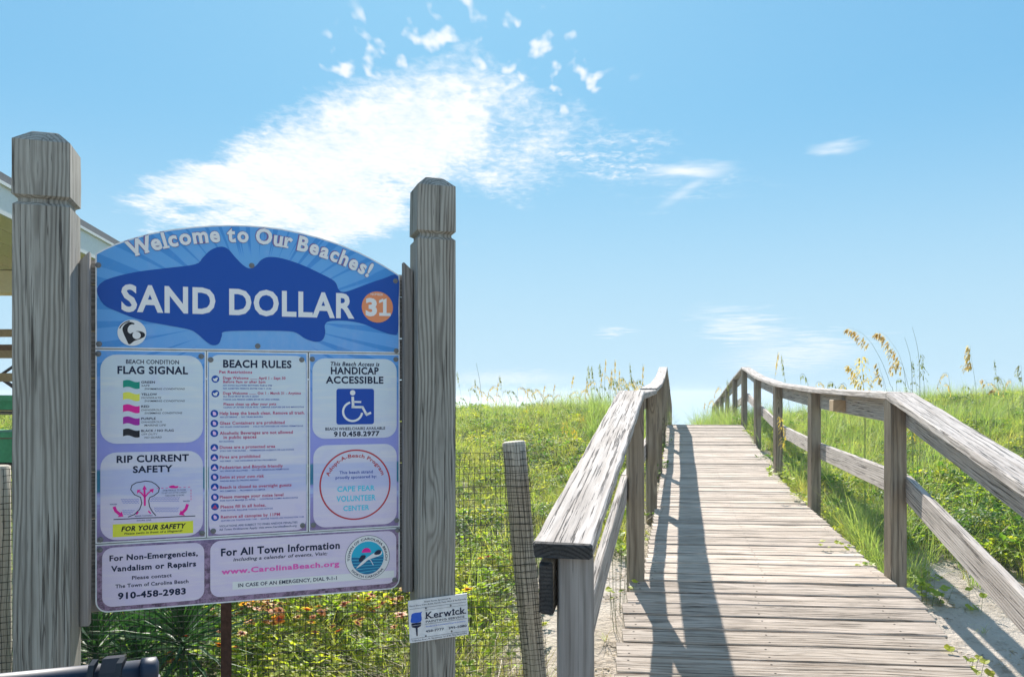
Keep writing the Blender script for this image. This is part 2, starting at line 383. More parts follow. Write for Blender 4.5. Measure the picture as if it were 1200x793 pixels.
for sx in (XL, XR):
    sg = 1 if sx is XL else -1
    for (d0, z0), (d1, z1) in zip(DK[1:7], DK[2:8]):
        o_ = .03*sg
        beam('joist', (sx(d0)+o_, d0, z0-.13), (sx(d1)+o_, d1, z1-.13), .038, .18, M_RPOST, bw, segs=3, seed=k); k += 1

def railing(sidefn, out, label, bases, first):
    t = empty('handrail', (sidefn(4.41), 4.41, 0)); tag(t, label, 'handrail', 'railings of the boardwalk')
    s = -1 if out == 'L' else 1                            # outward direction in x
    wpost = .09
    for i, D in enumerate(bases):
        X = sidefn(D)+s*wpost/2
        zt = lerp(CZ, D)-.042
        zb = (lerp(DK, D)-.45) if D > 4 else -.3
        M_ = M_RPOST if not (out == 'L' and i == 0) else M_CLEAT
        tilt = random.uniform(-.006, .006)
        beam('rail_post', (X, D, zb), (X+tilt, D, zt), wpost, wpost, M_, t, side=(0, -1, 0), segs=6, wob=.0015, bev=.004, seed=100+i)
    for i in range(len(bases)-1):
        d0, d1 = bases[i], bases[i+1]
        z0, z1 = lerp(CZ, d0), lerp(CZ, d1)
        w_ = .150
        e0 = -.07 if i == 0 else (.0 if (out == 'L' and i == 1) else .0)
        cx = lambda D: sidefn(D)+s*(w_/2-.004)
        f0 = (d0+e0); f1 = d1-.004
        if out == 'L' and i == 0: f1 = d1+.035
        if out == 'L' and i == 1: f0 = d0+.05
        zz = lambda D: z0+(z1-z0)*(D-d0)/(d1-d0)
        lift = .006 if (out == 'L' and i == 0) else 0
        dip = -.014 if (out == 'L' and i == 1) else 0
        near = i < 2
        cap = beam('cap_rail', (cx(f0), f0, zz(f0)-.019+lift), (cx(f1), f1, zz(f1)-.019+lift+dip), w_, .040, M_RAIL, t, segs=26 if near else 6,
                   wob=.0022 if near else .002, bev=.005, seed=200+i+(50 if s > 0 else 0), endmat=M_DARKW if (i == 0 and out == 'L') else None)
        # board on edge under the cap, outside the posts
        ox = lambda D: sidefn(D)+s*(wpost+.021)
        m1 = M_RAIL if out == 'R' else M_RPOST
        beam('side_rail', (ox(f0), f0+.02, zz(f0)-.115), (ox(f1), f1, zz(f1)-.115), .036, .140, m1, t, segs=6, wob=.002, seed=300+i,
             endmat=M_DARKW if (i == 0 and out == 'L') else None)
        g0, g1 = lerp(DK, d0), lerp(DK, d1)
        hm = .52
        if i == 0:
            g0 = z0-1.08
        g0b = d0+.0; g1b = d1
        beam('mid_rail', (ox(g0b), g0b+.004, g0+hm), (ox(g1b), g1b-.004, g1+hm), .036, .142, M_RAIL, t, segs=6, wob=.002, seed=400+i+(40 if s > 0 else 0))
    return t
BASES = [2.0, 4.41, 7.04, 9.55, 12, 14.4, 16.8, 19.3, 21.7, 24.2, 26.6]
CZ = CAPZ
XLr = lambda D: XL(D)-.024*max(0, (4.41-D)/2.41)
railing(XLr, 'L', 'left handrail of the boardwalk with a blackened split end on its near post', BASES, 0)
CZ = [(2.0, 1.055)]+CAPZ[1:]
hr = railing(XR, 'R', 'right handrail of the boardwalk with a small wood block under its cap', BASES, 0)
bx = px(991, 474, 6.0)
beam('block', (XR(5.93)+.045, 5.93, 1.40), (XR(6.08)+.045, 6.08, 1.40), .09, .088, M_PINE, hr, segs=1, wob=.001, bev=.003)

# ------------------------------------------------------------------ the welcome sign
PHI = math.atan(900/2649); cP, sP = math.cos(PHI), math.sin(PHI)
sign = empty('welcome_sign', (-1.247, 2.30, 0), PHI)
tag(sign, 'large blue beach welcome sign bolted between two thick weathered wooden posts', 'sign')
def S(x, y, w=0.):                                     # where pixel (x, y) lands on the sign's own plane (u, height)
    s = (x-600)/900; ox, oy = -1.247-sP*w, 2.30+cP*w
    u = (s*oy-ox)/(cP-s*sP); D = oy+u*sP
    return (u, CAMZ-(y-460)/900*D)
def spost(u0, w0, a, ztop, name='post'):
    rings = []
    def sq(z, ins, n=5, jit=0.0):
        q = []
        c = [(0, 0), (1, 0), (1, 1), (0, 1)]
        for i in range(4):
            (x0, y0), (x1, y1) = c[i], c[(i+1) % 4]
            q.append((z, (x0*(a-2*ins)+ins)-a/2, (y0*(a-2*ins)+ins)-a/2))
        return q
    zs = [(-.4, 0)] + [(z, 0) for z in np.linspace(.0, ztop-.215, 12)] + [(ztop-.205, .011), (ztop-.195, .011), (ztop-.187, -.001), (ztop-.12, -.001), (ztop-.036, 0), (ztop-.004, .034), (ztop, .04)]
    rr_ = random.Random(int(a*1e4))
    for z, i in zs:
        r = sq(z, i); rings.append([(q[0], q[1]+rr_.uniform(-.0012, .0012), q[2]+rr_.uniform(-.0012, .0012)) for q in r])
    mb = MB(); mb.loft(rings); o = mb.build(name, M_POST)
    # local X (grain) up, local Y along the sign, local Z towards the viewer's back
    M = world_m(sign) @ Matrix(((0, 1, 0, u0+a/2), (0, 0, 1, w0+a/2), (1, 0, 0, 0), (0, 0, 0, 1)))
    place(o, M, sign); return o
spost(-.178, -.151, .14, 2.232)
spost(.958, -.094, .128, 2.222)
SM = world_m(sign)
def sp(u, w, z): return SM @ Vector((u, w, z))
z = .84; k = 0
while z < 1.86:
    h = min(.138, 1.90-z)
    beam('backing_board', sp(-.035, .024, z+h/2), sp(.955, .024, z+h/2), .030, h-.0005, M_BACK, sign, segs=4, wob=.0015, seed=500+k); z += .141; k += 1
beam('cleat', sp(-.0235, -.020, .815), sp(-.0235, -.020, 1.915), .026, .040, M_CLEAT, sign, side=(cP*0+sP, -cP, 0), segs=6, wob=.001, seed=520, cut=.03)
beam('cleat', sp(.939, -.020, .835), sp(.939, -.020, 1.905), .032, .040, M_CLEAT, sign, side=(sP, -cP, 0), segs=6, wob=.001, seed=521, cut=-.03)

# sign face material: sunburst blue at the top, lavender haze below it, a beach at the foot
def face_mat():
    m, g, out = newmat('printed_sign_face'); tc = g.node('ShaderNodeTexCoord'); o = tc.outputs['Object']
    x, y, z = g.sep(o)                                # x along the sign, z height
    zl = lambda py: S(300, py)[1]
    col = g.ramp(g.lin(z, zl(720), zl(265)), [(0, s2l((78, 66, 92))), (.14, s2l((108, 92, 128))), (.21, s2l((120, 112, 165))), (.33, s2l((132, 134, 205))),
                                             (.52, s2l((122, 138, 214))), (.64, s2l((92, 148, 224))), (.8, s2l((96, 158, 236))), (1, s2l((84, 150, 226)))])
    cu, cv = S(300, 372)
    ax = g.m('SUBTRACT', x, cu); az = g.m('SUBTRACT', z, cv)
    ang = g.m('ARCTAN2', az, ax); rad = g.m('SQRT', g.m('ADD', g.m('MULTIPLY', ax, ax), g.m('MULTIPLY', az, az)))
    w1 = g.noise(g.com(g.m('MULTIPLY', ang, 3.2), 0, 0), 4, 2, .5)
    ray = g.m('SINE', g.m('ADD', g.m('MULTIPLY', ang, 44), g.m('MULTIPLY', w1, 9)))
    th = g.lin(rad, .16, .52, 1.1, -.25)
    rm = g.m('MULTIPLY', g.ss(g.m('SUBTRACT', ray, th), -.03, .12), g.ss(z, zl(500), zl(420)))
    edge = g.ss(rad, .14, .48)
    col = g.mix(g.m('MULTIPLY', rm, .65), col, s2l((32, 112, 190)))
    col = g.mix(g.m('MULTIPLY', edge, g.m('MULTIPLY', g.ss(z, zl(520), zl(420)), .35)), col, s2l((40, 130, 205)))
    # sea band, surf, sand
    sea_ = g.m('MULTIPLY', g.ss(z, zl(572), zl(568)), g.ss(z, zl(543), zl(547)))
    nz = g.noise(g.v('MULTIPLY', o, (4, 1, 60)), 1, 3, .6)
    col = g.mix(sea_, col, g.mix(nz, s2l((20, 92, 130)), s2l((48, 120, 160))))
    surf = g.m('MULTIPLY', g.ss(z, zl(592), zl(582)), g.ss(z, zl(571), zl(575)))
    col = g.mix(g.m('MULTIPLY', surf, g.ss(nz, .35, .6)), col, s2l((150, 170, 220)))
    sand = g.noise(o, 120, 5, .75); s2 = g.noise(o, 26, 4, .6)
    sm = g.ss(z, zl(600), zl(650))
    sc_ = g.mix(g.ss(g.m('ADD', g.m('MULTIPLY', sand, .6), g.m('MULTIPLY', s2, .5)), .42, .68), s2l((62, 50, 70)), s2l((150, 130, 168)))
    col = g.mix(g.m('MULTIPLY', sm, .8), col, sc_)
    gr = g.noise(g.v('MULTIPLY', o, (9, 9, 2.2)), 1, 5, .65); gf = g.noise(o, 45, 4, .7)
    col = g.mix(g.m('MULTIPLY', g.ss(g.m('ADD', g.m('MULTIPLY', gr, .7), g.m('MULTIPLY', gf, .3)), .48, .72), .16), col, (.50, .50, .50))
    principled(g, out, g.v('MINIMUM', g.v('MULTIPLY', col, PK), (.86, .86, .86)), g.lin(gr, .3, .7, .28, .5), None, .4); return m
M_FACE = face_mat()
def card_mat(name, top, bot):
    m, g, out = newmat(name); tc = g.node('ShaderNodeTexCoord'); o = tc.outputs['Object']; z = g.sep(o)[2]
    zl = lambda py: S(300, py)[1]
    col = g.mix(g.ss(z, zl(640), zl(420)), bot, top)
    nz = g.noise(g.v('MULTIPLY', o, (5, 1, 50)), 1, 4, .6); cl = g.noise(o, 14, 4, .6)
    band = g.m('MULTIPLY', g.ss(z, zl(580), zl(572)), g.ss(z, zl(543), zl(547)))
    col = g.mix(g.m('MULTIPLY', band, .35), col, s2l((120, 150, 215)))
    col = g.mix(g.m('MULTIPLY', g.ss(nz, .45, .7), .22), col, s2l((215, 218, 245)))
    col = g.mix(g.m('MULTIPLY', g.ss(cl, .5, .75), .15), col, s2l((140, 140, 200)))
    principled(g, out, g.v('MINIMUM', g.v('MULTIPLY', col, PK), (.86, .86, .86)), .40, None, .35); return m
M_CARD = card_mat('printed_pale_card', s2l((176, 196, 236)), s2l((188, 184, 232)))
FM = {k: flat('ink_'+k, c) for k, c in dict(navy=(14, 28, 62), black=(22, 24, 36), blue=(4, 62, 160), royal=(0, 66, 158), white=(232, 236, 244), silver=(214, 220, 230),
      plum=(160, 62, 110), bluetxt=(40, 70, 160), green=(0, 130, 118), yellow=(232, 214, 84), magenta=(222, 20, 142), purple=(142, 28, 152), pink=(232, 92, 176),
      orange=(246, 128, 92), crimson=(160, 48, 66), aqua=(70, 178, 214), teal=(20, 158, 200), deepteal=(8, 100, 150), slate=(70, 84, 130), wave=(96, 110, 190),
      yel2=(222, 216, 62), pinkpale=(220, 170, 225), paper=(214, 222, 234), brush=(30, 84, 190), mauve=(104, 92, 150)).items()}
FK = list(FM)

_glyph = {}
def text_tris(st, bold):
    key = (st, bold)
    if key in _glyph: return _glyph[key]
    c = bpy.data.curves.new('t', 'FONT'); c.body = st; c.resolution_u = 3 if len(st) < 14 else 2
    c.offset = min(bold, .012) if 'g' in st else bold; c.space_character = 1.0+min(.12, bold*2.6) if len(st) > 1 else 1
    o = bpy.data.objects.new('t', c); me = o.to_mesh()
    v = np.array([q.co[:2] for q in me.vertices]) if len(me.vertices) else np.zeros((0, 2)); f = [tuple(p.vertices) for p in me.polygons]
    v = np.hstack([v, np.zeros((len(v), 1))])
    if 'g' in st and bold > .012:                      # heavier stroke: copies a hair apart in depth
        e = bold-.012; n = len(v); w = v.copy(); F0 = f; f = list(F0); V = [w]
        for k, (ex, ey) in enumerate(((-e, -e*.5), (e, e*.5), (-e, e*.5), (e, -e*.5))): V.append(w+[ex, ey, (k+1)*.00005]); f += [tuple(i+n*(k+1) for i in q) for q in F0]
        v = np.vstack(V)
    o.to_mesh_clear(); bpy.data.objects.remove(o); bpy.data.curves.remove(c)
    _glyph[key] = (v, f); return v, f
def slab(ch, bold, v):
    """slab serifs on the feet and heads of a letter's straight stems"""
    out = []
    if not len(v): return out
    for lvl, up_ in ((-bold, 1), (.729+bold, -1), (.547+bold, -1)):
        if ch in 'oceaOs!' and not (ch == 'a' and lvl < 0): continue
        if lvl > .6 and ch not in 'WBhblk!K': continue
        if .5 < lvl < .6 and ch not in 'mnurtwi': continue
        q = sorted(x for x, y, _ in v if abs(y-lvl) < .012)
        cl = []
        for x in q:
            if cl and x-cl[-1][-1] < .19: cl[-1].append(x)
            else: cl.append([x])
        for c_ in cl:
            a, b = c_[0], c_[-1]
            if .03 < b-a < .34 and len(c_) > 1:
                e = .075; out.append((a-e, lvl, b+e, lvl+up_*.095))
    return out
class Print:
    """flat print on a panel: polygons in sign coordinates, one material slot per ink, layers 0.3 mm apart"""
    def __init__(s, w=-.0, fn=None): s.mb = MB(); s.used = []; s.w = w; s.fn = fn or S
    def mi(s, ink):
        if ink not in s.used: s.used.append(ink)
        return s.used.index(ink)
    def raw(s, uv, faces, ink, lay): s.mb.add([(q[0], s.w-.0004*lay-(q[2] if len(q) > 2 else 0), q[1]) for q in uv], faces, s.mi(ink))
    def uvpoly(s, uv, ink, lay=2):
        tr = tessellate_polygon([[Vector((a, b, 0)) for a, b in uv]]); fs = []
        for t in tr:
            a, b, c = (uv[i] for i in t)
            cr = (b[0]-a[0])*(c[1]-a[1])-(b[1]-a[1])*(c[0]-a[0])
            fs.append(t if cr > 0 else t[::-1])
        s.raw(uv, fs, ink, lay)
    def poly(s, pts, ink, lay=2): s.uvpoly([s.fn(*p) for p in pts], ink, lay)
    def spline(s, pts, ink, lay=2, n=6):
        q = []; m = len(pts)
        for i in range(m):
            p0, p1, p2, p3 = (pts[(i+j) % m] for j in (-1, 0, 1, 2))
            for k in range(n):
                t = k/n; q.append(tuple(.5*((2*p1[a])+(-p0[a]+p2[a])*t+(2*p0[a]-5*p1[a]+4*p2[a]-p3[a])*t*t+(-p0[a]+3*p1[a]-3*p2[a]+p3[a])*t**3) for a in (0, 1)))
        s.poly(q, ink, lay)
    def disc(s, c, r, ink, lay=2, n=36, inner=0., a0=0, a1=360):
        u, v = s.fn(*c)
        if inner == 0 and a1-a0 == 360: s.raw([(u+r*math.cos(2*math.pi*i/n), v+r*math.sin(2*math.pi*i/n)) for i in range(n)], [tuple(range(n))], ink, lay); return
        o = []; 
        for i in range(n+1):
            a = R(a0+(a1-a0)*i/n); o += [(u+inner*math.cos(a), v+inner*math.sin(a)), (u+r*math.cos(a), v+r*math.sin(a))]
        s.raw(o, [(2*i, 2*i+1, 2*i+3, 2*i+2) for i in range(n)], ink, lay)
    def stroke(s, pts, wd, ink, lay=2):
        q = [Vector(s.fn(*p)) for p in pts]; o = []
        for i, p in enumerate(q):
            d = (q[min(i+1, len(q)-1)]-q[max(i-1, 0)]); d = d.normalized() if d.length > 0 else Vector((1, 0)); nn = Vector((-d.y, d.x))
            o += [tuple(p-nn*wd/2), tuple(p+nn*wd/2)]
        s.raw(o, [(2*i, 2*i+2, 2*i+3, 2*i+1) for i in range(len(q)-1)], ink, lay)
    def rrect(s, x0, y0, x1, y1, r, ink, lay=1):
        """rounded rectangle with upright sides; y0/y1 are read at the left end"""
        u0, v1 = s.fn(x0, y0); u1 = s.fn(x1, y0)[0]; v0 = s.fn(x0, y1)[1]; q = []
        for cx, cy, a in ((u1-r, v1-r, 0), (u0+r, v1-r, 90), (u0+r, v0+r, 180), (u1-r, v0+r, 270)):
            for k in range(7): t = R(a+15*k); q.append((cx+r*math.cos(t), cy+r*math.sin(t)))
        s.raw(q, [tuple(range(len(q)))], ink, lay)
    def text(s, st, x0, x1, ytop, ybase, ink, bold=.02, lay=2, sl=0., cap=.729, font=None):
        """one line: cap top and baseline read at the left end, stretched to end at x1"""
        u0, v0 = s.fn(x0, ybase); vt = s.fn(x0, ytop)[1]; u1 = s.fn(x1, ybase)[0]
        if font == 'slab': v, f = slab_text(st, bold)
        else: v, f = text_tris(st, bold)
        if not len(v): return
        mn, mxx = v[:, 0].min(), v[:, 0].max(); h = (vt-v0)/cap
        sx = (u1-u0)/(mxx-mn)
        s.raw([(u0+(a-mn)*sx+sl*b*h, v0+b*h, e) for a, b, e in v], f, ink, lay)
    def arc_text(s, st, cu, cv, r, a0, a1, h, ink, bold=.02, lay=2, inside=False, font=None):
        """letters on a circle about (cu, cv) from angle a0 to a1 (degrees)"""
        v, f = slab_text(st, bold) if font == 'slab' else text_tris(st, bold)
        mn, mxx = v[:, 0].min(), v[:, 0].max(); q = []
        for a, b, e in v:
            t = R(a0+(a1-a0)*(a-mn)/(mxx-mn)); rr = r+(b*h/.729)*(-1 if inside else 1)
            q.append((cu+rr*math.cos(t), cv+rr*math.sin(t), e))
        s.raw(q, f, ink, lay)
    def build(s, name, parent): 
        o = s.mb.build(name, [(M_CARD if i == 'card' else FM[i]) for i in s.used], parent); return o
def slab_text(st, bold):
    """letters set one by one so that each can have its serifs"""
    V = []; F = []; x = 0
    for ch in st:
        if ch == ' ': x += .26; continue
        v, f = text_tris(ch, bold); w0 = v[:, 0].min(); v = v-[w0, 0, 0]; wd = v[:, 0].max()
        b = len(V); V += [(a+x, c, e) for a, c, e in v]; F += [tuple(b+i for i in q) for q in f]
        for (a, y0, c, y1) in slab(ch, bold, v):
            b = len(V); V += [(a+x, min(y0, y1), .00005), (c+x, min(y0, y1), .00005), (c+x, max(y0, y1), .00005), (a+x, max(y0, y1), .00005)]; F.append((b, b+1, b+2, b+3))
        x += wd+.085-(.14 if ch == 'W' else .07 if ch == 'r' else 0)
    return np.array(V), F

def panel(name, uv, label=None, th=.004):
    """white-edged aluminium panel with its printed face"""
    n = len(uv); mb = MB()
    tr = tessellate_polygon([[Vector((a, b, 0)) for a, b in uv]])
    mb.v = [Vector((a, -th, b)) for a, b in uv]+[Vector((a, 0, b)) for a, b in uv]
    for t in tr:
        a, b, c = (uv[i] for i in t); cr = (b[0]-a[0])*(c[1]-a[1])-(b[1]-a[1])*(c[0]-a[0]); t = tuple(t) if cr > 0 else tuple(t)[::-1]
        mb.f.append(t); mb.f.append(tuple(i+n for i in t[::-1])); mb.m += [0, 0]
    for i in range(n): j = (i+1) % n; mb.f.append((i, i+n, j+n, j)); mb.m.append(0)
    # inset face
    area = sum(uv[i][0]*uv[(i+1) % n][1]-uv[(i+1) % n][0]*uv[i][1] for i in range(n)); sg = 1 if area > 0 else -1
    ins = []
    for i in range(n):
        p, q, r = Vector(uv[i-1]), Vector(uv[i]), Vector(uv[(i+1) % n]); a = (q-p).normalized(); b = (r-q).normalized()
        na = Vector((-a.y, a.x))*sg; nb = Vector((-b.y, b.x))*sg; d = (na+nb)
        d = d/(max(.3, 1+na.dot(nb))); ins.append(tuple(q+d*.0042))
    b0 = len(mb.v); mb.v += [Vector((a, -th-.0005, b)) for a, b in ins]
    for t in tessellate_polygon([[Vector((a, b, 0)) for a, b in ins]]):
        a, b, c = (ins[i] for i in t); cr = (b[0]-a[0])*(c[1]-a[1])-(b[1]-a[1])*(c[0]-a[0]); t = tuple(t) if cr > 0 else tuple(t)[::-1]
        mb.f.append(tuple(b0+i for i in t)); mb.m.append(1)
    o = mb.build(name, [M_WHITE, M_FACE], sign)
    if label: o['label'] = label
    return o
def screw(parent, x, y, r=.0050):
    u, v = S(x, y); mb = MB(); n = 12
    mb.loft([[(u+q*math.cos(2*math.pi*i/n), d, v+q*math.sin(2*math.pi*i/n)) for i in range(n)] for q, d in ((r*1.5, -.005), (r*1.7, -.0062), (r, -.0066), (r*.9, -.0088), (r*.35, -.0095))])
    mb.f = [f[::-1] for f in mb.f]; mb.build('screw', M_SCREW, parent)

LW = -.0052
zj1 = S(112, 408.5)[1]; zj2 = S(112, 637)[1]; U1 = .9157
# top panel
arc = [S(*p) for p in [(468, 323), (462, 319), (450, 311.5), (435, 303), (420, 295.5), (398, 286.5), (375, 279), (352, 273), (330, 268.5), (310, 266), (290, 264.5), (270, 264), (250, 264.5), (225, 266.3), (200, 269.3), (175, 274), (150, 281), (135, 286.3), (122, 292), (112, 297.5)]]
top = panel('sign_panel', [(0, zj1+.001), (U1, zj1+.001)]+arc, 'blue sunburst top panel with a dark blue fish shape')
p = Print(LW)
fish = [(114, 341), (120, 331), (134, 325), (160, 319), (195, 314.5), (229, 310), (238, 302), (247, 293.5), (258, 289.5), (267, 292), (276, 302), (285, 311), (293, 315), (300, 311.5), (306, 305), (315, 301.5),
        (330, 303), (352, 310), (376, 321), (392, 330), (397, 340), (405, 342), (425, 335), (448, 327), (466, 324), (466.5, 360), (466, 389), (459, 392), (443, 387), (425, 379.5), (405, 376), (386, 376.5), (380.5, 381), (381, 390), (378, 398), (370, 400.5),
        (358, 397), (347, 390), (335, 388), (300, 387.5), (264, 388.5), (260, 394), (257, 402), (251, 404.5), (244, 402), (231, 391), (221, 386), (195, 381), (165, 375), (140, 366), (122, 357)]
p.spline(fish, 'royal', 1, 4)
p.build('fish_shape', top)
p = Print(LW)
p.text('SAND DOLLAR', 142.5, 415, 332.5, 364, 'silver', .030, 3)
p.disc((442, 360), .0520, 'orange', 3)
p.text('3', 428.2, 441.5, 349.3, 369.2, 'silver', .045, 4)
p.poly([(448.5, 351.5), (452.6, 349.8), (452.6, 369.5), (448.5, 369.3)], 'silver', 4); p.poly([(443.8, 352.2), (448.6, 350), (448.6, 353.6), (443.8, 355.4)], 'silver', 4); p.poly([(444, 366.6), (457.4, 367), (457.4, 370.6), (444, 370.2)], 'silver', 4.2)
p.text('NUMBER', 434, 448.5, 343.4, 346.2, 'silver', .0, 4)
p.build('lettering', top)
# arched greeting: centre found from three points of the baseline
def circ(a, b, c):
    (x1, y1), (x2, y2), (x3, y3) = a, b, c; d = 2*(x1*(y2-y3)+x2*(y3-y1)+x3*(y1-y2))
    ux = ((x1*x1+y1*y1)*(y2-y3)+(x2*x2+y2*y2)*(y3-y1)+(x3*x3+y3*y3)*(y1-y2))/d
    uy = ((x1*x1+y1*y1)*(x3-x2)+(x2*x2+y2*y2)*(x1-x3)+(x3*x3+y3*y3)*(x2-x1))/d
    return ux, uy, math.hypot(x1-ux, y1-uy)
pa, pb, pc = S(153.5, 301.5), S(295, 284.5), S(431, 325)
cu, cv, cr_ = circ(pa, pb, pc); an = lambda q: math.degrees(math.atan2(q[1]-cv, q[0]-cu))
p = Print(LW)
p.arc_text('Welcome to Our Beaches!', cu, cv, cr_, an(pa), an(pc), .049, 'mauve', .06, 2, font='slab')
p.arc_text('Welcome to Our Beaches!', cu, cv, cr_, an(pa), an(pc), .0485, 'white', .035, 4, font='slab')
p.build('greeting_lettering', top)
p = Print(LW)
p.disc((155, 390), .0395, 'white', 3)
p.spline([(144, 387), (146, 381), (152, 377.5), (158, 379), (156, 381), (151, 383), (150, 388), (153, 391), (157, 389), (163, 388), (169, 390), (170, 394), (165, 397), (158, 399.5), (152, 403.5), (149, 399)], 'black', 4, 4)
p.disc((156, 385), .0125, 'white', 5, 20); p.disc((160.5, 393), .0115, 'white', 5, 20)
p.disc((155, 390), .037, 'black', 4, 20, .034, 100, 160)
p.build('round_emblem', top)
for x, y in ((115.5, 311), (463, 329.5), (295, 311.5), (116.5, 403), (302, 405.5), (464, 411)): screw(top, x, y)

# middle row: three panels
def rectuv(x0, x1, za, zb): return [(S(x0, 500)[0], zb), (S(x1, 500)[0], zb), (S(x1, 500)[0], za), (S(x0, 500)[0], za)]
pl = panel('sign_panel', [(0, zj2+.001), (S(242, 500)[0]-.001, zj2+.001), (S(242, 500)[0]-.001, zj1-.0015), (0, zj1-.0015)], 'panel with the flag signal and rip current cards')
pm = panel('sign_panel', [(S(242, 500)[0]+.001, zj2+.001), (S(361, 500)[0]-.001, zj2+.001), (S(361, 500)[0]-.001, zj1-.0015), (S(242, 500)[0]+.001, zj1-.0015)], 'middle panel with the list of beach rules')
pr = panel('sign_panel', [(S(361, 500)[0]+.002, zj2+.001), (U1, zj2+.001), (U1, zj1-.0015), (S(361, 500)[0]+.002, zj1-.0015)], 'panel with the wheelchair symbol and sponsor circle')
rc = .035; bl = [(rc*(1-math.cos(R(a))), .0+rc*(1-math.sin(R(a)))) for a in range(0, 91, 15)]
zb0 = S(112, 718)[1]
botuv = [(a, zb0+b) for a, b in bl] + [(U1-a, zb0+b) for a, b in bl[::-1]] + [(U1, zj2-.0015), (0, zj2-.0015)]
pb_ = panel('sign_panel', botuv, 'bottom panel with town contact details and round seal')
for x, y in ((115.5, 414.5), (236, 417.5), (118, 631.5), (237, 624)): screw(pl, x, y)
for x, y in ((247, 421.5), (353.5, 421.5), (250, 621.5), (354.5, 615)): screw(pm, x, y)
for x, y in ((365.8, 420.8), (463.5, 421), (367, 614.5), (464.5, 609)): screw(pr, x, y)
for x, y in ((117.5, 643.5), (465.5, 620.5), (462, 678.5)): screw(pb_, x, y)

# flag card
c = Print(LW); c.rrect(118, 415, 238, 520, .045, 'card', 1); c.build('card', pl)
c = Print(LW); c.rrect(118, 530, 238, 633, .045, 'card', 1); c.build('card', pl)
p = Print(LW)
p.text('BEACH CONDITION', 148, 210, 421, 426, 'navy', .02)
p.text('FLAG SIGNAL', 138, 220.5, 428.6, 437.6, 'navy', .035)
for i, (ink, a, b, d, dx_) in enumerate((('green', 'GREEN', 'SAFE', 'SWIMMING CONDITIONS', 0), ('yellow', 'YELLOW', 'MODERATE', 'SWIMMING CONDITIONS', 0), ('magenta', 'RED', 'DANGEROUS', 'SWIMMING CONDITIONS', -3),
                             ('purple', 'PURPLE', 'DANGEROUS', 'MARINE LIFE', -22), ('black', 'BLACK / NO FLAG', 'OFF DUTY', 'NO GUARD', -27))):
    y = 445.5+i*14.2; x0, x1 = 144.5, 164
    tp = [(x0+(x1-x0)*t/8, y+.2+1.2*math.sin((t/8)*6.28-.3)*-.9+1.0*t/8) for t in range(9)]
    bt = [(q[0], q[1]+8.0) for q in tp[::-1]]
    p.poly(tp+bt, ink, 2)
    wa = {0: 16, 1: 18.5, 2: 9.5, 3: 17, 4: 38}[i]
    p.text(a, 165.8, 165.8+wa, y+.7, y+3.4, 'navy', .025); p.text(b, 166, 166+{0: 9.5, 1: 23, 2: 24, 3: 24, 4: 18.5}[i], y+5.0, y+7.2, 'navy', .0, sl=.2)
    p.text(d, 169.5, 216.5+dx_, y+8.8, y+11.0, 'navy', .005, sl=.2)
p.build('flag_signal_print', pl)
p = Print(LW)
p.text('RIP CURRENT', 137, 221.5, 533.4, 541.6, 'navy', .035); p.text('SAFETY', 156, 202.5, 545.5, 553.4, 'navy', .035)
lobe = [(165, 582), (158, 579), (153.5, 573), (155, 568), (160, 565), (166, 564), (171, 563), (178, 564), (183, 567), (187, 571), (186, 576), (181, 580), (176, 582)]
p.stroke([(150.5, 605), (158, 602), (164, 596), (166.5, 589), (165, 582)]+lobe[1:][::1]+[(174.5, 586), (175.5, 593), (179, 599), (183, 603.5)], .0026, 'navy')
p.stroke([(133.5, 608), (150, 607.2), (168, 606.2), (190, 605.6), (210, 604.5), (229, 603.8)], .0026, 'navy')
p.stroke([(170, 592), (170, 584), (169.5, 573)], .0055, 'magenta'); p.poly([(167, 573), (172.5, 573), (169.6, 568)], 'magenta')
p.stroke([(170, 582), (166, 577), (163.5, 575.5)], .004, 'magenta'); p.poly([(161, 578), (165.5, 573), (161, 573.5)], 'magenta')
p.stroke([(170, 582), (174, 577), (178, 574)], .004, 'magenta'); p.poly([(175, 573), (179.5, 577), (180.5, 572)], 'magenta')
for s_g in (0, 1):
    X = (lambda x: x) if not s_g else (lambda x: 371-x)
    if not s_g: p.stroke([(134, 593), (136, 598), (141, 602)], .0085, 'magenta'); p.poly([(138.5, 605), (145, 604.5), (143, 598.5)], 'magenta')
    else: p.stroke([(220, 590), (218, 596), (214, 600)], .0085, 'magenta'); p.poly([(217, 603.5), (210, 602.5), (212, 597)], 'magenta')
for y, a, b in ((584.5, 142, 163), (586.5, 143, 163), (588.5, 144, 163), (582.5, 178, 211), (584.5, 177, 210), (586.5, 176, 210), (597.5, 144, 158), (599.5, 144, 156), (601.5, 145, 154), (594.5, 181, 210), (596.5, 181, 209), (598.5, 182, 209)):
    n = int((b-a)/1.6); p.stroke([(a+(b-a)*i/n, y+(.5 if i % 2 else -.5)) for i in range(n+1)], .0013, 'wave')
p.stroke([(160, 602), (162.5, 599)], .004, 'magenta'); p.stroke([(174, 598), (177, 601)], .004, 'magenta')
for i in range(8): p.stroke([(184+i*5.2, 571.5-i*.2), (186.6+i*5.2, 571.4-i*.2)], .0016, 'magenta')
for i in range(4): p.stroke([(224, 573+i*3.4), (224, 575+i*3.4)], .0018, 'magenta')
p.spline([(198, 569.5), (203, 568), (206, 569), (209, 568.8), (208.5, 571), (203, 571.5), (199.5, 571)], 'magenta', 2, 4)
for j, (st, a, b) in enumerate((('SWIM PARALLEL TO SHORE', 191, 218), ('TO GET OUT OF THE CURRENT', 189.5, 219), ('THEN SWIM TO SHORE', 193.5, 216))): p.text(st, a, b, 573.2+j*3, 575.2+j*3, 'slate', .01)
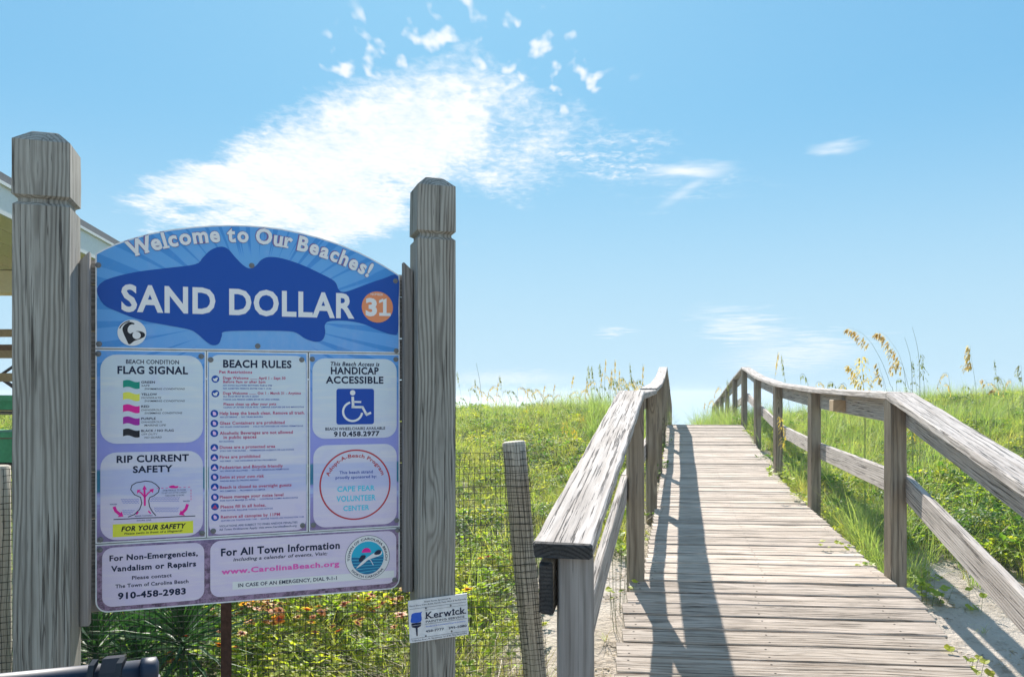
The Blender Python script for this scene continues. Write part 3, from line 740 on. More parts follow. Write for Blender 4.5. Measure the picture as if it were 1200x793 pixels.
p.text('WAVES', 129, 137.5, 589.6, 591.2, 'slate', .02); p.text('WAVES', 214.5, 222.5, 585.8, 587.4, 'slate', .02)
p.text('MAKES TOWARDS', 158.5, 179, 603.2, 604.8, 'slate', .02); p.text('SHORE LINE', 160.5, 177.5, 608.4, 610, 'slate', .02)
p.poly([(132.5, 613.7), (226.5, 609.5), (226.5, 623.5), (132.5, 628.7)], 'yel2', 2)
p.text('FOR YOUR SAFETY', 142.5, 217, 616, 621.7, 'black', .04, 3, .22); p.text('Please swim in front of a lifeguard!', 146, 213.5, 623.2, 625.6, 'black', .015, 3, .22)
p.build('rip_current_print', pl)

# rules card
c = Print(LW); c.rrect(245, 415.5, 358.5, 626, .030, 'card', 1); c.build('card', pm)
p = Print(LW)
p.text('BEACH RULES', 261.5, 341.5, 421.3, 430.2, 'navy', .035)
p.text('Pet Restrictions', 257, 295.5, 433.8, 437.3, 'plum', .03)
rules = [(261.5, 334.5, 440.8, 444.2, 'Dogs Welcome ........ April 1 - Sept 30', 'plum'), (261.5, 311, 445.4, 448.6, 'Before 9am or after 5pm', 'plum'),
 (261.5, 318.5, 450.5, 452.3, 'NO DOGS ALLOWED BETWEEN 9AM & 5PM', 'bluetxt'), (261.5, 318, 454.1, 455.9, 'NO ADMITEN PERROS ENTRE 9:00 Y 17:00', 'bluetxt'),
 (261.5, 352.5, 458.8, 462, 'Dogs Welcome ........ Oct 1 - March 31 - Anytime', 'plum'), (261.5, 303, 463.4, 465.2, 'ALL DOGS MUST BE ON A LEASH', 'bluetxt'), (261.5, 327.5, 467, 468.8, 'TODOS LOS PERROS DEBEN ESTAR EN UNA CORREA', 'bluetxt'),
 (262, 323.5, 471.6, 474.8, 'Please clean up after your pets', 'plum'), (261.8, 356, 476.2, 478, 'CLEAN UP AFTER YOUR PETS - LIMPIAR DESPUES DE SUS MASCOTAS', 'bluetxt'),
 (257.5, 357, 482, 485.8, 'Help keep the beach clean. Remove all trash.', 'plum'), (258, 308, 487.6, 489.4, 'NO LITTERING  -  NO TIRAR BASURA', 'bluetxt'),
 (257.5, 333.5, 493.5, 497.2, 'Glass Containers are prohibited', 'plum'), (258, 355, 499, 500.8, 'NO GLASS CONTAINERS  -  SOLO NO ENVASES DE VIDRIO PERMITIDOS', 'bluetxt'),
 (257.5, 343, 505.2, 509, 'Alcoholic Beverages are not allowed', 'plum'), (262, 300.5, 510, 513.8, 'in public spaces', 'plum'), (257, 274.5, 516, 517.8, 'NO ALCOHOL', 'bluetxt'),
 (257.5, 322.5, 521.8, 525.4, 'Dunes are a protected area', 'plum'), (258, 344.5, 527.2, 529, 'STAY OFF THE DUNES  -  PERMANECER ALEJADO DE LAS DUNAS', 'bluetxt'),
 (257.5, 305, 533.2, 536.8, 'Fires are prohibited', 'plum'), (258, 324, 539, 540.8, 'NO FIRES  -  LAS HOGUERAS ESTAN PROHIBIDAS', 'bluetxt'),
 (257.5, 331.5, 545.4, 549, 'Pedestrian and Bicycle friendly', 'plum'), (258, 338.5, 550.6, 552.4, 'NO VEHICLES ALLOWED  -  NO HAY VEHICULOS PERMITIDOS', 'bluetxt'),
 (257.5, 309.5, 556.8, 560.4, 'Swim at your own risk', 'plum'), (258, 303, 562.2, 564, 'NADAR BAJO SU PROPIO RIESGO', 'bluetxt'),
 (257.5, 341.5, 568.6, 572.2, 'Beach is closed to overnight guests', 'plum'), (258, 311, 574, 575.8, 'NO CAMPING  -  PROHIBIDO ACAMPAR', 'bluetxt'),
 (257.5, 332, 580, 583.6, 'Please manage your noise level', 'plum'), (258, 349, 585.2, 587, 'POR FAVOR MANEJE SU NIVEL  -  CONTROLE COMO RUIDO SUYO', 'bluetxt'),
 (258.5, 311.5, 591.4, 595, 'Please fill in all holes.', 'plum'), (259, 319.5, 596.8, 598.6, 'POR FAVOR, RELLENE TODOS LOS HOYOS', 'bluetxt'),
 (258.8, 328, 603.2, 606.8, 'Remove all canopies by 11PM', 'plum'), (259, 356, 608.6, 610.4, 'QUITAR LOS TOLDOS POR 11:00  -  QUITAR TODOS LOS TOLDOS POR 11:00', 'bluetxt'),
 (257, 348.5, 614.6, 617, 'VIOLATIONS ARE SUBJECT TO FINES AND/OR PENALTIES', 'slate'), (257, 347.5, 618.6, 621, 'All Town Ordinances Apply: visit www.CarolinaBeach.org', 'slate')]
for x0, x1, yt, yb, st, ink in rules: p.text(st, x0, x1, yt, yb, ink, .028 if ink == 'plum' else .02)
for i, (x, y) in enumerate([(252.5, 444), (252.5, 461), (251.3, 484.3), (251.3, 495.8), (251.3, 507.3), (251.3, 524), (251.3, 535.6), (251.5, 547.2), (251.6, 558.6), (251.7, 570), (251.9, 582), (252, 593), (252.2, 605.4)]):
    p.disc((x, y), .0115, 'royal', 2, 18)
    if i in (5, 6, 7, 9, 11): p.poly([(x-3.2, y+2.4), (x+.2, y-2.4), (x+3, y+2.4)], 'pinkpale' if i != 11 else 'plum', 3)
    elif i < 2: p.spline([(x-3, y-1), (x-1, y-.4), (x+2, y-2), (x+3, y-.6), (x+2, y+.6), (x+1.6, y+2.4), (x-1.6, y+2.2)], 'white', 3, 3)
    else: p.spline([(x-1.6, y-2.2), (x+1.4, y-1.4), (x+2, y+1.6), (x-1.2, y+2)], 'pinkpale', 3, 3)
p.build('beach_rules_print', pm)

# handicap card
c = Print(LW); c.rrect(366, 419.5, 464.5, 514, .040, 'card', 1); c.build('card', pr)
c = Print(LW); c.rrect(367, 521.5, 464.5, 618, .040, 'card', 1); c.build('card', pr)
p = Print(LW)
p.text('This Beach Access is', 386.5, 444, 423.6, 428.4, 'navy', .03, 2, .18)
p.text('HANDICAP', 387.5, 443.5, 429.6, 438, 'navy', .035); p.text('ACCESSIBLE', 381.5, 449, 440.6, 448.8, 'navy', .035)
p.text('BEACH WHEELCHAIRS AVAILABLE', 381, 451, 500.5, 503.9, 'navy', .025); p.text('910.458.2977', 391, 444.5, 505.4, 511, 'navy', .04)
p.build('lettering', pr)
p = Print(LW)
p.rrect(394, 455.3, 438, 497.2, .008, 'blue', 2)
p.disc((413, 460), .0088, 'white', 3, 20)
p.stroke([(413, 464.5), (413.6, 477.2)], .0085, 'white', 3); p.stroke([(413, 470.6), (423, 470.8)], .006, 'white', 3); p.stroke([(411.7, 476.6), (425, 476.8)], .0075, 'white', 3)
p.stroke([(424, 476), (429.4, 485.8)], .0078, 'white', 3); p.stroke([(428.4, 486), (434.5, 483.2)], .0075, 'white', 3)
p.disc((413, 482), .0345, 'white', 3, 40, .0275, 105, 352)
p.build('wheelchair_symbol', pr)
p = Print(LW)
cx_, cy_ = 416.3, 567.3; uu, vv = S(cx_, cy_)
p.disc((cx_, cy_), .1165, 'crimson', 2, 60, .1115)
p.arc_text('Adopt-A-Beach Program', uu, vv, .0905, 161, 18, .0125, 'crimson', .02)
p.text('This beach strand', 397.5, 436.5, 551.4, 555, 'bluetxt', .02); p.text('proudly sponsored by:', 393, 441, 557.2, 560.8, 'bluetxt', .02)
p.text('CAPE FEAR', 395, 439, 569.4, 575.6, 'aqua', .03); p.text('VOLUNTEER', 394, 440, 580.6, 587.2, 'aqua', .03); p.text('CENTER', 402, 432.5, 592, 598, 'aqua', .03)
p.build('sponsor_circle_print', pr)

# bottom cards
c = Print(LW); c.rrect(120, 641.5, 239.5, 711, .030, 'card', 1); c.build('card', pb_)
c = Print(LW); c.rrect(246.5, 633.5, 464, 699.5, .030, 'card', 1); c.build('card', pb_)
p = Print(LW)
p.text('For Non-Emergencies,', 128.7, 232, 649.8, 656.6, 'navy', .035); p.text('Vandalism or Repairs', 130.5, 230, 662.4, 669, 'navy', .035)
p.text('Please contact', 155, 201.5, 673.8, 678.2, 'navy', .02); p.text('The Town of Carolina Beach', 135.5, 221, 683.8, 688.2, 'navy', .02)
p.text('910-458-2983', 138.5, 218, 693.6, 701, 'navy', .04)
p.build('lettering', pb_)
p = Print(LW)
p.text('For All Town Information', 259, 398, 641.9, 650.6, 'navy', .035); p.text('including a calendar of events, Visit:', 273.5, 383, 652.5, 656.7, 'navy', .015, 2, .2)
p.text('www.CarolinaBeach.org', 259.5, 397.5, 665.6, 672, 'pink', .04)
p.poly([(272.5, 681), (461.5, 667.4), (461.5, 675.5), (272.5, 690)], 'paper', 2); p.text('IN CASE OF AN EMERGENCY, DIAL 9-1-1', 279, 394.5, 682.6, 687, 'navy', .02, 3)
p.build('lettering', pb_)
p = Print(LW); sx_, sy_ = 430.5, 652.3; uu, vv = S(sx_, sy_)
p.disc((sx_, sy_), .0735, 'navy', 3, 48); p.disc((sx_, sy_), .0722, 'paper', 4, 48); p.disc((sx_, sy_), .0535, 'teal', 5, 40)
p.disc((sx_, sy_+1.0), .0525, 'deepteal', 6, 40, 0.0001, 172, 368)
p.disc((429, 646.5), .0155, 'magenta', 6, 24, .0001, 0, 180)
for i in range(6): 
    w_ = [19, 19.5, 18.5, 17, 14, 9.5][i]; p.stroke([(sx_-w_, 652+i*3.6+w_*.0), (sx_, 651.4+i*3.4), (sx_+w_, 651+i*3.2)], .0016, 'aqua', 7)
p.spline([(417, 665), (424, 657), (433, 650), (441, 645.5), (447, 645), (446, 649), (439, 652), (431, 655), (425, 660)], 'white', 8, 4)
p.spline([(420, 656), (423, 650), (428, 650), (427, 653), (423, 657)], 'navy', 9, 4); p.spline([(438, 647.5), (442, 643.5), (446, 644), (445, 648), (440, 649)], 'navy', 9, 4)
p.stroke([(432, 653), (435, 657), (437, 661)], .002, 'white', 9)
p.arc_text('TOWN OF CAROLINA BEACH', uu, vv, .0585, 187, -12, .0078, 'navy', .015, 6)
p.arc_text('NORTH CAROLINA', uu, vv, .0675, 217, 322, .0078, 'navy', .015, 6, inside=True)
p.build('town_seal', pb_)

# sponsor plaque on the right post
WP = -.094-.004
SPq = lambda x, y: S(x, y, WP)
u0, v0 = SPq(480, 753); u1, v1 = SPq(549, 694)
pw = u1-u0; ph = .138
plq = empty('sponsor_plaque', sp(u0, WP, SPq(480.5, 752.8)[1]), 0); plq.rotation_euler = (0, R(-2.4), PHI)
tag(plq, 'small white painting service plaque screwed to the right sign post', 'plaque')
body = MB(); body.box((0, -.003, 0), (pw, 0, ph)); body = body.build('plate', M_WHITE, plq)
LF = lambda x, y: (x, y)
class PP(Print):
    def __init__(s): super().__init__(-.0034, lambda x, y: (x/100*pw, (100-y)/100*ph))
p = PP()
p.text('Beach Access Sponsored By', 27, 72, 4.5, 8, 'navy', .01); p.text('North Shore Crew: Buddy, Patrick, Patsy, Ward & the Kerwicks', 2, 98, 11, 14.5, 'navy', .01)
p.stroke([(2, 20), (98, 20)], .0009, 'navy'); p.stroke([(27, 27), (98, 27)], .0007, 'navy'); p.stroke([(27, 60), (98, 60)], .0009, 'navy')
p.text('Kerwick', 27, 97, 31, 47.5, 'navy', .015, font='slab'); p.text('PAINTING SERVICE', 28, 94, 52, 57, 'navy', .01)
p.text('Residential & Commercial Exterior & Interior', 28, 96, 64, 67.5, 'brush', .0)
p.text('458-7777', 27, 58, 74.5, 80, 'navy', .015); p.text('395-5080', 66, 97, 74.5, 80, 'navy', .015)
p.stroke([(2, 90.5), (98, 90.5)], .0009, 'navy'); p.text('Tri-Beaches, Rotary, Mr. Ray, Jeanette, Tom & Bill, Mary, Marcia & Bud', 3, 97, 93, 97, 'navy', .0)
p.build('lettering', plq)
p = PP(); p.spline([(4, 52), (4, 40), (5, 33), (9, 30), (20, 30), (23, 28), (21, 34), (20, 52)], 'brush', 1, 4)
p.poly([(4, 54), (20, 54), (20, 59), (4, 59)], 'navy'); p.poly([(4, 60), (20, 60), (19, 63), (14, 66), (13.5, 85), (11.5, 85), (10.5, 66), (5, 63)], 'navy')
p.build('brush_emblem', plq)
def pscrew(x, y):
    mb = MB(); n = 10; a, b = x/100*pw, (100-y)/100*ph
    mb.loft([[(a+q*math.cos(-2*math.pi*i/n), d, b+q*math.sin(-2*math.pi*i/n)) for i in range(n)] for q, d in ((.0032, -.003), (.003, -.0042), (.001, -.0048))]); mb.build('screw', M_SCREW, plq)
for q in ((29, 22.5), (71, 24), (27, 88), (71, 86)): pscrew(*q)

# ------------------------------------------------------------------ mesh fence behind the sign
FA, FB = Vector((-2.6, 2.93, 0)), Vector((.075, 3.16, 0))
fence = empty('mesh_fence', (FB.x, FB.y, 0)); tag(fence, 'black plastic mesh fence stretched between leaning wooden posts behind the sign', 'fence')
def rpost(p0, p1, r, name='post'):
    p0, p1 = Vector(p0), Vector(p1); X = p1-p0; L = X.length; X.normalize(); Z = X.orthogonal().normalized(); Y = Z.cross(X); mb = MB(); n = 14; rings = []
    for i in range(9):
        x = L*i/8; rings.append([(x, r*(1+.04*noise.noise((j, i, 3.)))*math.cos(2*math.pi*j/n), r*math.sin(2*math.pi*j/n)) for j in range(n)])
    rings.append([(L+.004, .85*q[1], .85*q[2]) for q in rings[-1]]); mb.loft(rings); o = mb.build(name, M_STAKE, None)
    for f in o.data.polygons: f.use_smooth = len(f.vertices) == 4
    place(o, Matrix(((X.x, Y.x, Z.x, p0.x), (X.y, Y.y, Z.y, p0.y), (X.z, Y.z, Z.z, p0.z), (0, 0, 0, 1))), fence); return o
PT = px(602, 518, 3.2); PB = px(627, 793, 3.2)+(px(627, 793, 3.2)-PT)*.62
rpost(PB, PT, .048)
rpost((-2.02, 3.02, -.3), (-2.03, 3.02, 1.21), .05)
mb = MB(); sx0 = px(267, 740, 2.95)
mb.box((-.020, 0, -.3), (.020, .005, 1.10)); mb.box((-.003, .005, -.3), (.003, .03, 1.10))
st = mb.build('stake', M_RUST, fence); st.location = (sx0.x-fence.location.x, 2.93-fence.location.y, 0); st['label'] = 'rusty dark steel stake'
nb = MB()
def netp(t, z):                                        # t along the fence (0..1), z height
    q = FA.lerp(FB, t)
    b = .035*noise.noise((t*6, z*2.2, .3))+.012*noise.noise((t*22, z*9, 2.))
    sh = .010*noise.noise((t*26, z*7, 7.))
    lean = (.0 if t < .9 else (t-.9)*10)
    return Vector((q.x+sh+lean*(1.25-z)*.09*1.02-lean*.01, q.y+b*(1-.7*lean), z+.016*noise.noise((t*9, z*4, 5.))+.005*noise.noise((t*40, z*20, 3.))))
Ln = (FB-FA).length; nv = int(Ln/.0205); zt = lambda t: 1.19+.07*t
for i in range(nv+1):
    t = i/nv; nb.tube([netp(t, -.02+(zt(t)+.02)*j/20) for j in range(21)], .00115, 3)
for j in range(48):
    f = j/47; nb.tube([netp(i/90, -.02+(zt(i/90)+.02)*f) for i in range(91)], .0013 if j % 6 else .0019, 3)
# netting wrapped round the leaning post
for j in range(46):
    f = j/45; c0 = PB.lerp(PT, .30+.69*f); c0 = c0+Vector((0, 0, .006*math.sin(j)))
    nb.tube([c0+Vector((.052*math.cos(a), .052*math.sin(a), .004*noise.noise((a*2, j, 0)))) for a in np.linspace(-math.pi*1.02, .12, 12)], .0007, 3)
for a in np.linspace(-math.pi*.98, -.03, 9):
    nb.tube([PB.lerp(PT, .30+.69*f)+Vector((.052*math.cos(a+.05*math.sin(f*7)), .052*math.sin(a), 0)) for f in np.linspace(0, 1, 14)], .0007, 3)
net = nb.build('netting', M_NET, fence)
for v in net.data.vertices: v.co -= fence.location

# ------------------------------------------------------------------ blue wheeled bin at the lower left
bin_ = empty('wheeled_bin', (-.78, 1.16, 0), R(16)); tag(bin_, 'navy blue wheeled bin with tubular handle in front of the left sign post', 'bin')
Mb = world_m(bin_).inverted()
h1 = px(166, 788, 1.20); h0 = px(-30, 808, 1.12); hd = (h1-h0).normalized()
q0, q1 = Mb @ (h0-hd*.35), Mb @ h1
mb = MB(); mb.tube([q0, q1], .0200, 18); hb = mb.build('handle_bar', M_NAVY, bin_, True)
mb = MB(); dq = (q1-q0).normalized(); mb.tube([q1-dq*.001, q1+dq*.006, q1+dq*.020, q1+dq*.024], .0225, 18)
for i, v in enumerate(mb.v):
    if i >= 54: v -= (v-(q1+dq*.024))*.35
mb.build('end_cap', M_NAVY, bin_, True)
# lid bracket: open U over the bar
bc = Mb @ px(134, 786, 1.185)
def bracket(off, nm):
    mb = MB(); pth = []
    for a, b, c in ((-.030, -.09, -.080), (-.020, -.052, -.028), (-.013, -.036, .018), (-.006, -.022, .024)):
        pth.append(bc+Vector((off+a*.4, b, c)))
    ring = []
    for q, t in zip(pth, (.006, .006, .0055, .004)): ring.append([q+Vector((-.004, 0, -t)), q+Vector((.004, 0, -t)), q+Vector((.004, 0, t)), q+Vector((-.004, 0, t))])
    mb.loft(ring); mb.build(nm, M_BLKP, bin_)
bracket(-.019, 'hinge_arm'); bracket(.019, 'hinge_arm')
mb = MB(); rr_ = []
for a, b, c, hw in ((0, -.085, -.088, .017), (0, -.052, -.040, .016), (0, -.032, .006, .015), (0, -.012, .021, .014), (0, .018, .016, .014), (0, .026, -.05, .014)):
    q = bc+Vector((a, b, c)); rr_.append([q+Vector((-hw, 0, -.003)), q+Vector((hw, 0, -.003)), q+Vector((hw, 0, .003)), q+Vector((-hw, 0, .003))])
mb.loft(rr_); mb.build('hinge_plate', M_BLKP, bin_)
mb = MB()
def rr4(w_, d_, z, r=.05, ox=0, oy=0):
    o = []
    for cx, cy, a in ((w_/2-r, d_/2-r, 0), (-w_/2+r, d_/2-r, 90), (-w_/2+r, -d_/2+r, 180), (w_/2-r, -d_/2+r, 270)):
        for k_ in range(5): t = R(a+22.5*k_); o.append((cx+r*math.cos(t)+ox, cy+r*math.sin(t)+oy, z))
    return o
by = -.36
mb.loft([rr4(.44, .48, .05, .04, 0, by), rr4(.50, .60, .84, .04, 0, by), rr4(.54, .64, .84, .04, 0, by), rr4(.54, .64, .88, .04, 0, by)]); mb.build('bin_body', M_NAVY, bin_)
mb = MB(); mb.loft([rr4(.56, .66, .882, .05, 0, by), rr4(.57, .67, .91, .05, 0, by), rr4(.48, .58, .945, .05, 0, by)]); mb.build('lid', M_NAVY, bin_)
for sx in (-.27, .27):
    mb = MB(); n = 20; mb.loft([[(sx+dx_, .0+-.05+r*math.cos(2*math.pi*i/n), .1+r*math.sin(2*math.pi*i/n)) for i in range(n)] for dx_, r in ((-.025, .09), (-.02, .1), (.02, .1), (.025, .09))]); mb.build('wheel', M_BLKP, bin_)
mb = MB()
for k_ in (-.12, .12): mb.tube([Mb @ (h0.lerp(h1, .5)+hd*k_), Vector((k_*1.0, by+.31, .86))], .02, 8)
mb.build('handle_stem', M_NAVY, bin_)

# ------------------------------------------------------------------ beach house porch at the left edge
por = empty('porch_roof', (-6, 7, 0)); tag(por, 'white trimmed porch roof with cream soffit and board railing behind the left sign post', 'porch')
mp = Matrix.Translation(-Vector((-6, 7, 0)))
def pbx(nm, x0, x1, y0, y1, z0, z1, mt, par=por):
    mb = MB(); P_ = lambda x, y, z: mp @ Vector((x-.177*(y-6), y, z))
    v = [P_(x, y, z) for z in (z0, z1) for x, y in ((x0, y0), (x1, y0), (x1, y1), (x0, y1))]
    mb.add(v, [(3, 2, 1, 0), (4, 5, 6, 7), (0, 1, 5, 4), (1, 2, 6, 5), (2, 3, 7, 6), (3, 0, 4, 7)]); return mb.build(nm, mt, par)
pbx('roof', -10.5, -3.985, 2.0, 9.3, 3.152, 3.22, M_SHING)
pbx('fascia', -4.03, -4.0, 2.0, 9.25, 2.90, 3.15, M_FASC)
pbx('drip_edge', -4.04, -3.975, 2.0, 9.27, 3.125, 3.1515, M_FASC)
for i in range(9): pbx('soffit_board', -4.035-.30*(i+1)+.006, -4.035-.30*i-.006, 2.0, 9.2, 2.925, 2.945, M_SOFF)
pbx('soffit_board', -10.4, -6.76, 2.0, 9.2, 2.925, 2.945, M_SOFF)
pbx('beam', -10.4, -4.05, 8.9, 9.2, 2.66, 2.915, M_SOFF)
pbx('corner_post', -4.45, -4.30, 9.0, 9.15, -.3, 2.655, M_PINE)
for nm, y0_, hh, mt, tilt in (('rail_board', 390, 9, M_PINE, -.02), ('rail_board', 407, 7, M_BROWN, 0), ('rail_board', 415, 9, M_PINE, 0), ('rail_board', 442, 10, M_PINE, .0)):
    z_ = CAMZ-(y0_-460)/900*9.2; h_ = hh/900*9.2/2
    pbx(nm, -7.5, -4.30, 9.205, 9.245, z_-h_, z_+h_, mt)
mb = MB()
for k_ in range(5):
    x0 = -7.2+k_*.62; a = CAMZ+(460-420)/900*9.3; b = CAMZ-(462-460)/900*9.3
    for s0, s1 in ((a, b), (b, a)): mb.tube([(x0-.177*3.3+6, 9.32-7, s0), (x0+.62-.177*3.3+6, 9.33-7, s1)], .022, 4)
mb.build('lattice_brace', M_BLKP, por)
pbx('floor_deck', -7.5, -4.30, 9.30, 10.5, 1.28, 1.34, M_BROWN)
# green beach boxes stacked under the porch
def gbox(z0, z1, y0, label):
    mb = MB(); cx = px(-14, 500, y0).x
    def rg_(w_, z, ins=0): return [(cx-.55+ins, y0+ins, z), (cx+.24-ins, y0+ins, z), (cx+.24-ins, y0+.5-ins, z), (cx-.55+ins, y0+.5-ins, z)]
    mb.loft([rg_(0, z0, .02), rg_(0, z1-.05, 0), rg_(0, z1-.05, -.015), rg_(0, z1-.01, -.015), rg_(0, z1, 0)])
    o = mb.build('storage_bin', M_GRNP); tag(o, label, 'storage bin', 'green plastic bins at the left edge')
    return o
gbox(1.5-(480-460)/900*7, 1.5-(463-460)/900*7, 7.0, 'upper green plastic bin at the far left edge on a grey rack')
gbox(1.5-(542-460)/900*7, 1.5-(506-460)/900*7, 7.0, 'lower green plastic bin at the far left edge in a grey rack')
rk = empty('rack', (-4.7, 7.2, 0)); tag(rk, 'grey board rack holding the green plastic bins at the left edge', 'rack')
def rkb(nm, a, b, mt=M_RPOST):
    mb = MB(); mb.box(Vector(a)-rk.location, Vector(b)-rk.location); return mb.build(nm, mt, rk)
xg = px(-14, 500, 7).x
for zz in (.84, 1.10, 1.32): rkb('shelf', (xg-.62, 6.99, zz-.02), (xg+.26, 7.55, zz))
for xx_ in (xg-.66, xg+.262): 
    for yy_ in (6.95, 7.555): rkb('upright', (xx_, yy_, -.2), (xx_+.035, yy_+.035, 1.345))

# ------------------------------------------------------------------ foliage materials
def leafmat(name, cols, trans=.45, rough=.5, patch=None, hue=.25):
    m, g, out = newmat(name); oi = g.node('ShaderNodeObjectInfo'); pos = g.node('ShaderNodeNewGeometry').outputs['Position']
    n = g.noise(pos, .9, 3, .6); nf = g.noise(pos, 14, 3, .6)
    f = g.m('ADD', g.m('MULTIPLY', oi.outputs['Random'], .5), g.m('ADD', g.m('MULTIPLY', n, .45), g.m('SUBTRACT', g.m('MULTIPLY', nf, .9), .42)))
    col = g.ramp(f, [(i/(len(cols)-1), c) for i, c in enumerate(cols)])
    p = principled(g, out, col, rough, None, .35, link=False)
    t = g.node('ShaderNodeBsdfTranslucent'); g.put(t.inputs[0], g.v('MULTIPLY', col, (1.5, 1.55, .7)))
    mx_ = g.node('ShaderNodeMixShader'); mx_.inputs[0].default_value = trans; g.l.new(p.outputs[0], mx_.inputs[1]); g.l.new(t.outputs[0], mx_.inputs[2]); g.l.new(mx_.outputs[0], out.inputs[0])
    return m
L_VINE = leafmat('vine_leaf', [(.12, .24, .035), (.27, .38, .045), (.44, .47, .06), (.58, .49, .075)], .54)
L_DEEP = leafmat('dark_leaf', [(.05, .13, .03), (.11, .22, .035), (.22, .34, .05)], .45)
L_GRASS = leafmat('grass_blade', [(.14, .22, .05), (.29, .37, .08), (.46, .46, .13), (.60, .52, .24)], .52)
L_DUNE = leafmat('dune_grass_blade', [(.16, .27, .09), (.28, .38, .13), (.42, .46, .20)], .5)
L_DRY = leafmat('dry_stem', [(.24, .18, .11), (.40, .32, .20), (.50, .42, .26)], .25)
L_TWIG = leafmat('brown_twig', [(.12, .09, .06), (.22, .17, .12), (.30, .26, .2)], .1)
L_YUC = leafmat('yucca_leaf', [(.02, .07, .03), (.035, .11, .04), (.06, .15, .05)], .3, .45)
L_OAT = leafmat('sea_oat_spikelet', [(.42, .29, .11), (.58, .42, .18), (.66, .52, .27)], .5)
L_OATG = leafmat('green_oat_spikelet', [(.16, .20, .08), (.26, .28, .12), (.36, .34, .16)], .4)
L_OATB = leafmat('yellow_oat_spikelet', [(.50, .36, .06), (.62, .46, .10), (.66, .52, .18)], .45)
L_STEM = leafmat('oat_stem', [(.12, .18, .08), (.2, .25, .12), (.3, .3, .16)], .2)
F_RED = leafmat('red_petal', [(.42, .045, .02), (.55, .10, .03), (.6, .2, .05)], .45)
F_ORG = leafmat('orange_petal', [(.60, .16, .03), (.66, .28, .06), (.70, .42, .10)], .5)
F_YEL = leafmat('yellow_petal', [(.66, .46, .05), (.72, .56, .08), (.75, .62, .2)], .5)
F_DISC = leafmat('flower_disc', [(.14, .03, .02), (.25, .07, .03), (.34, .16, .05)], .1)

def blade(mb, base, d, L, wd, bend, m=0, n=3, twist=0.):
    """curved grass blade"""
    d = Vector(d).normalized(); side = d.cross(Vector((0, 0, 1)))
    if side.length < .1: side = Vector((math.cos(twist), math.sin(twist), 0))
    side.normalize(); b0 = len(mb.v); p = Vector(base); st = L/n
    hor_ = Vector((d.x, d.y, 0)); 
    if hor_.length < .05: hor_ = Vector((math.cos(twist*2), math.sin(twist*2), 0))
    hor_.normalize()
    for i in range(n+1):
        w_ = wd*(1-(i/n)**1.6)*.5 if i else wd*.35
        if i < n: mb.v += [p-side*w_, p+side*w_]
        else: mb.v += [p.copy()]
        d = (d+hor_*bend*.35*(i+1)/n-Vector((0, 0, 1))*bend*.45*(i+1)/n).normalized(); p = p+d*st
    for i in range(n-1): mb.f.append((b0+2*i, b0+2*i+1, b0+2*i+3, b0+2*i+2)); mb.m.append(m)
    mb.f.append((b0+2*n-2, b0+2*n-1, b0+2*n)); mb.m.append(m)
def leaf(mb, base, d, L, wd, up_=None, m=0, fold=.25):
    d = Vector(d).normalized(); s = d.cross(Vector((0, 0, 1)) if up_ is None else up_)
    if s.length < .05: s = Vector((1, 0, 0))
    s.normalize(); nn = s.cross(d).normalized(); b = len(mb.v); base = Vector(base)
    mb.v += [base, base+d*L*.40-s*wd*.5+nn*wd*fold, base+d*L*.42-nn*0, base+d*L*.40+s*wd*.5+nn*wd*fold, base+d*L*.8-s*wd*.3+nn*wd*fold*.6-nn*L*.05, base+d*L*.8+s*wd*.3+nn*wd*fold*.6-nn*L*.05, base+d*L-nn*L*.12]
    for f in ((0, 2, 1), (0, 3, 2), (1, 2, 4), (2, 3, 5), (2, 5, 4), (4, 5, 6)): mb.f.append(tuple(b+i for i in f)); mb.m.append(m)
PROTO = bpy.data.collections.new('prototypes')
def proto_from(mb, name, mats):
    me = bpy.data.meshes.new(name); me.from_pydata([tuple(v) for v in mb.v], [], mb.f)
    for m in mats: me.materials.append(m)
    me.polygons.foreach_set('material_index', mb.m); me.update(); return me
def coll(name, meshes):
    c = bpy.data.collections.new(name)
    for i, me in enumerate(meshes): c.objects.link(bpy.data.objects.new('%s_%d' % (name, i), me))
    return c
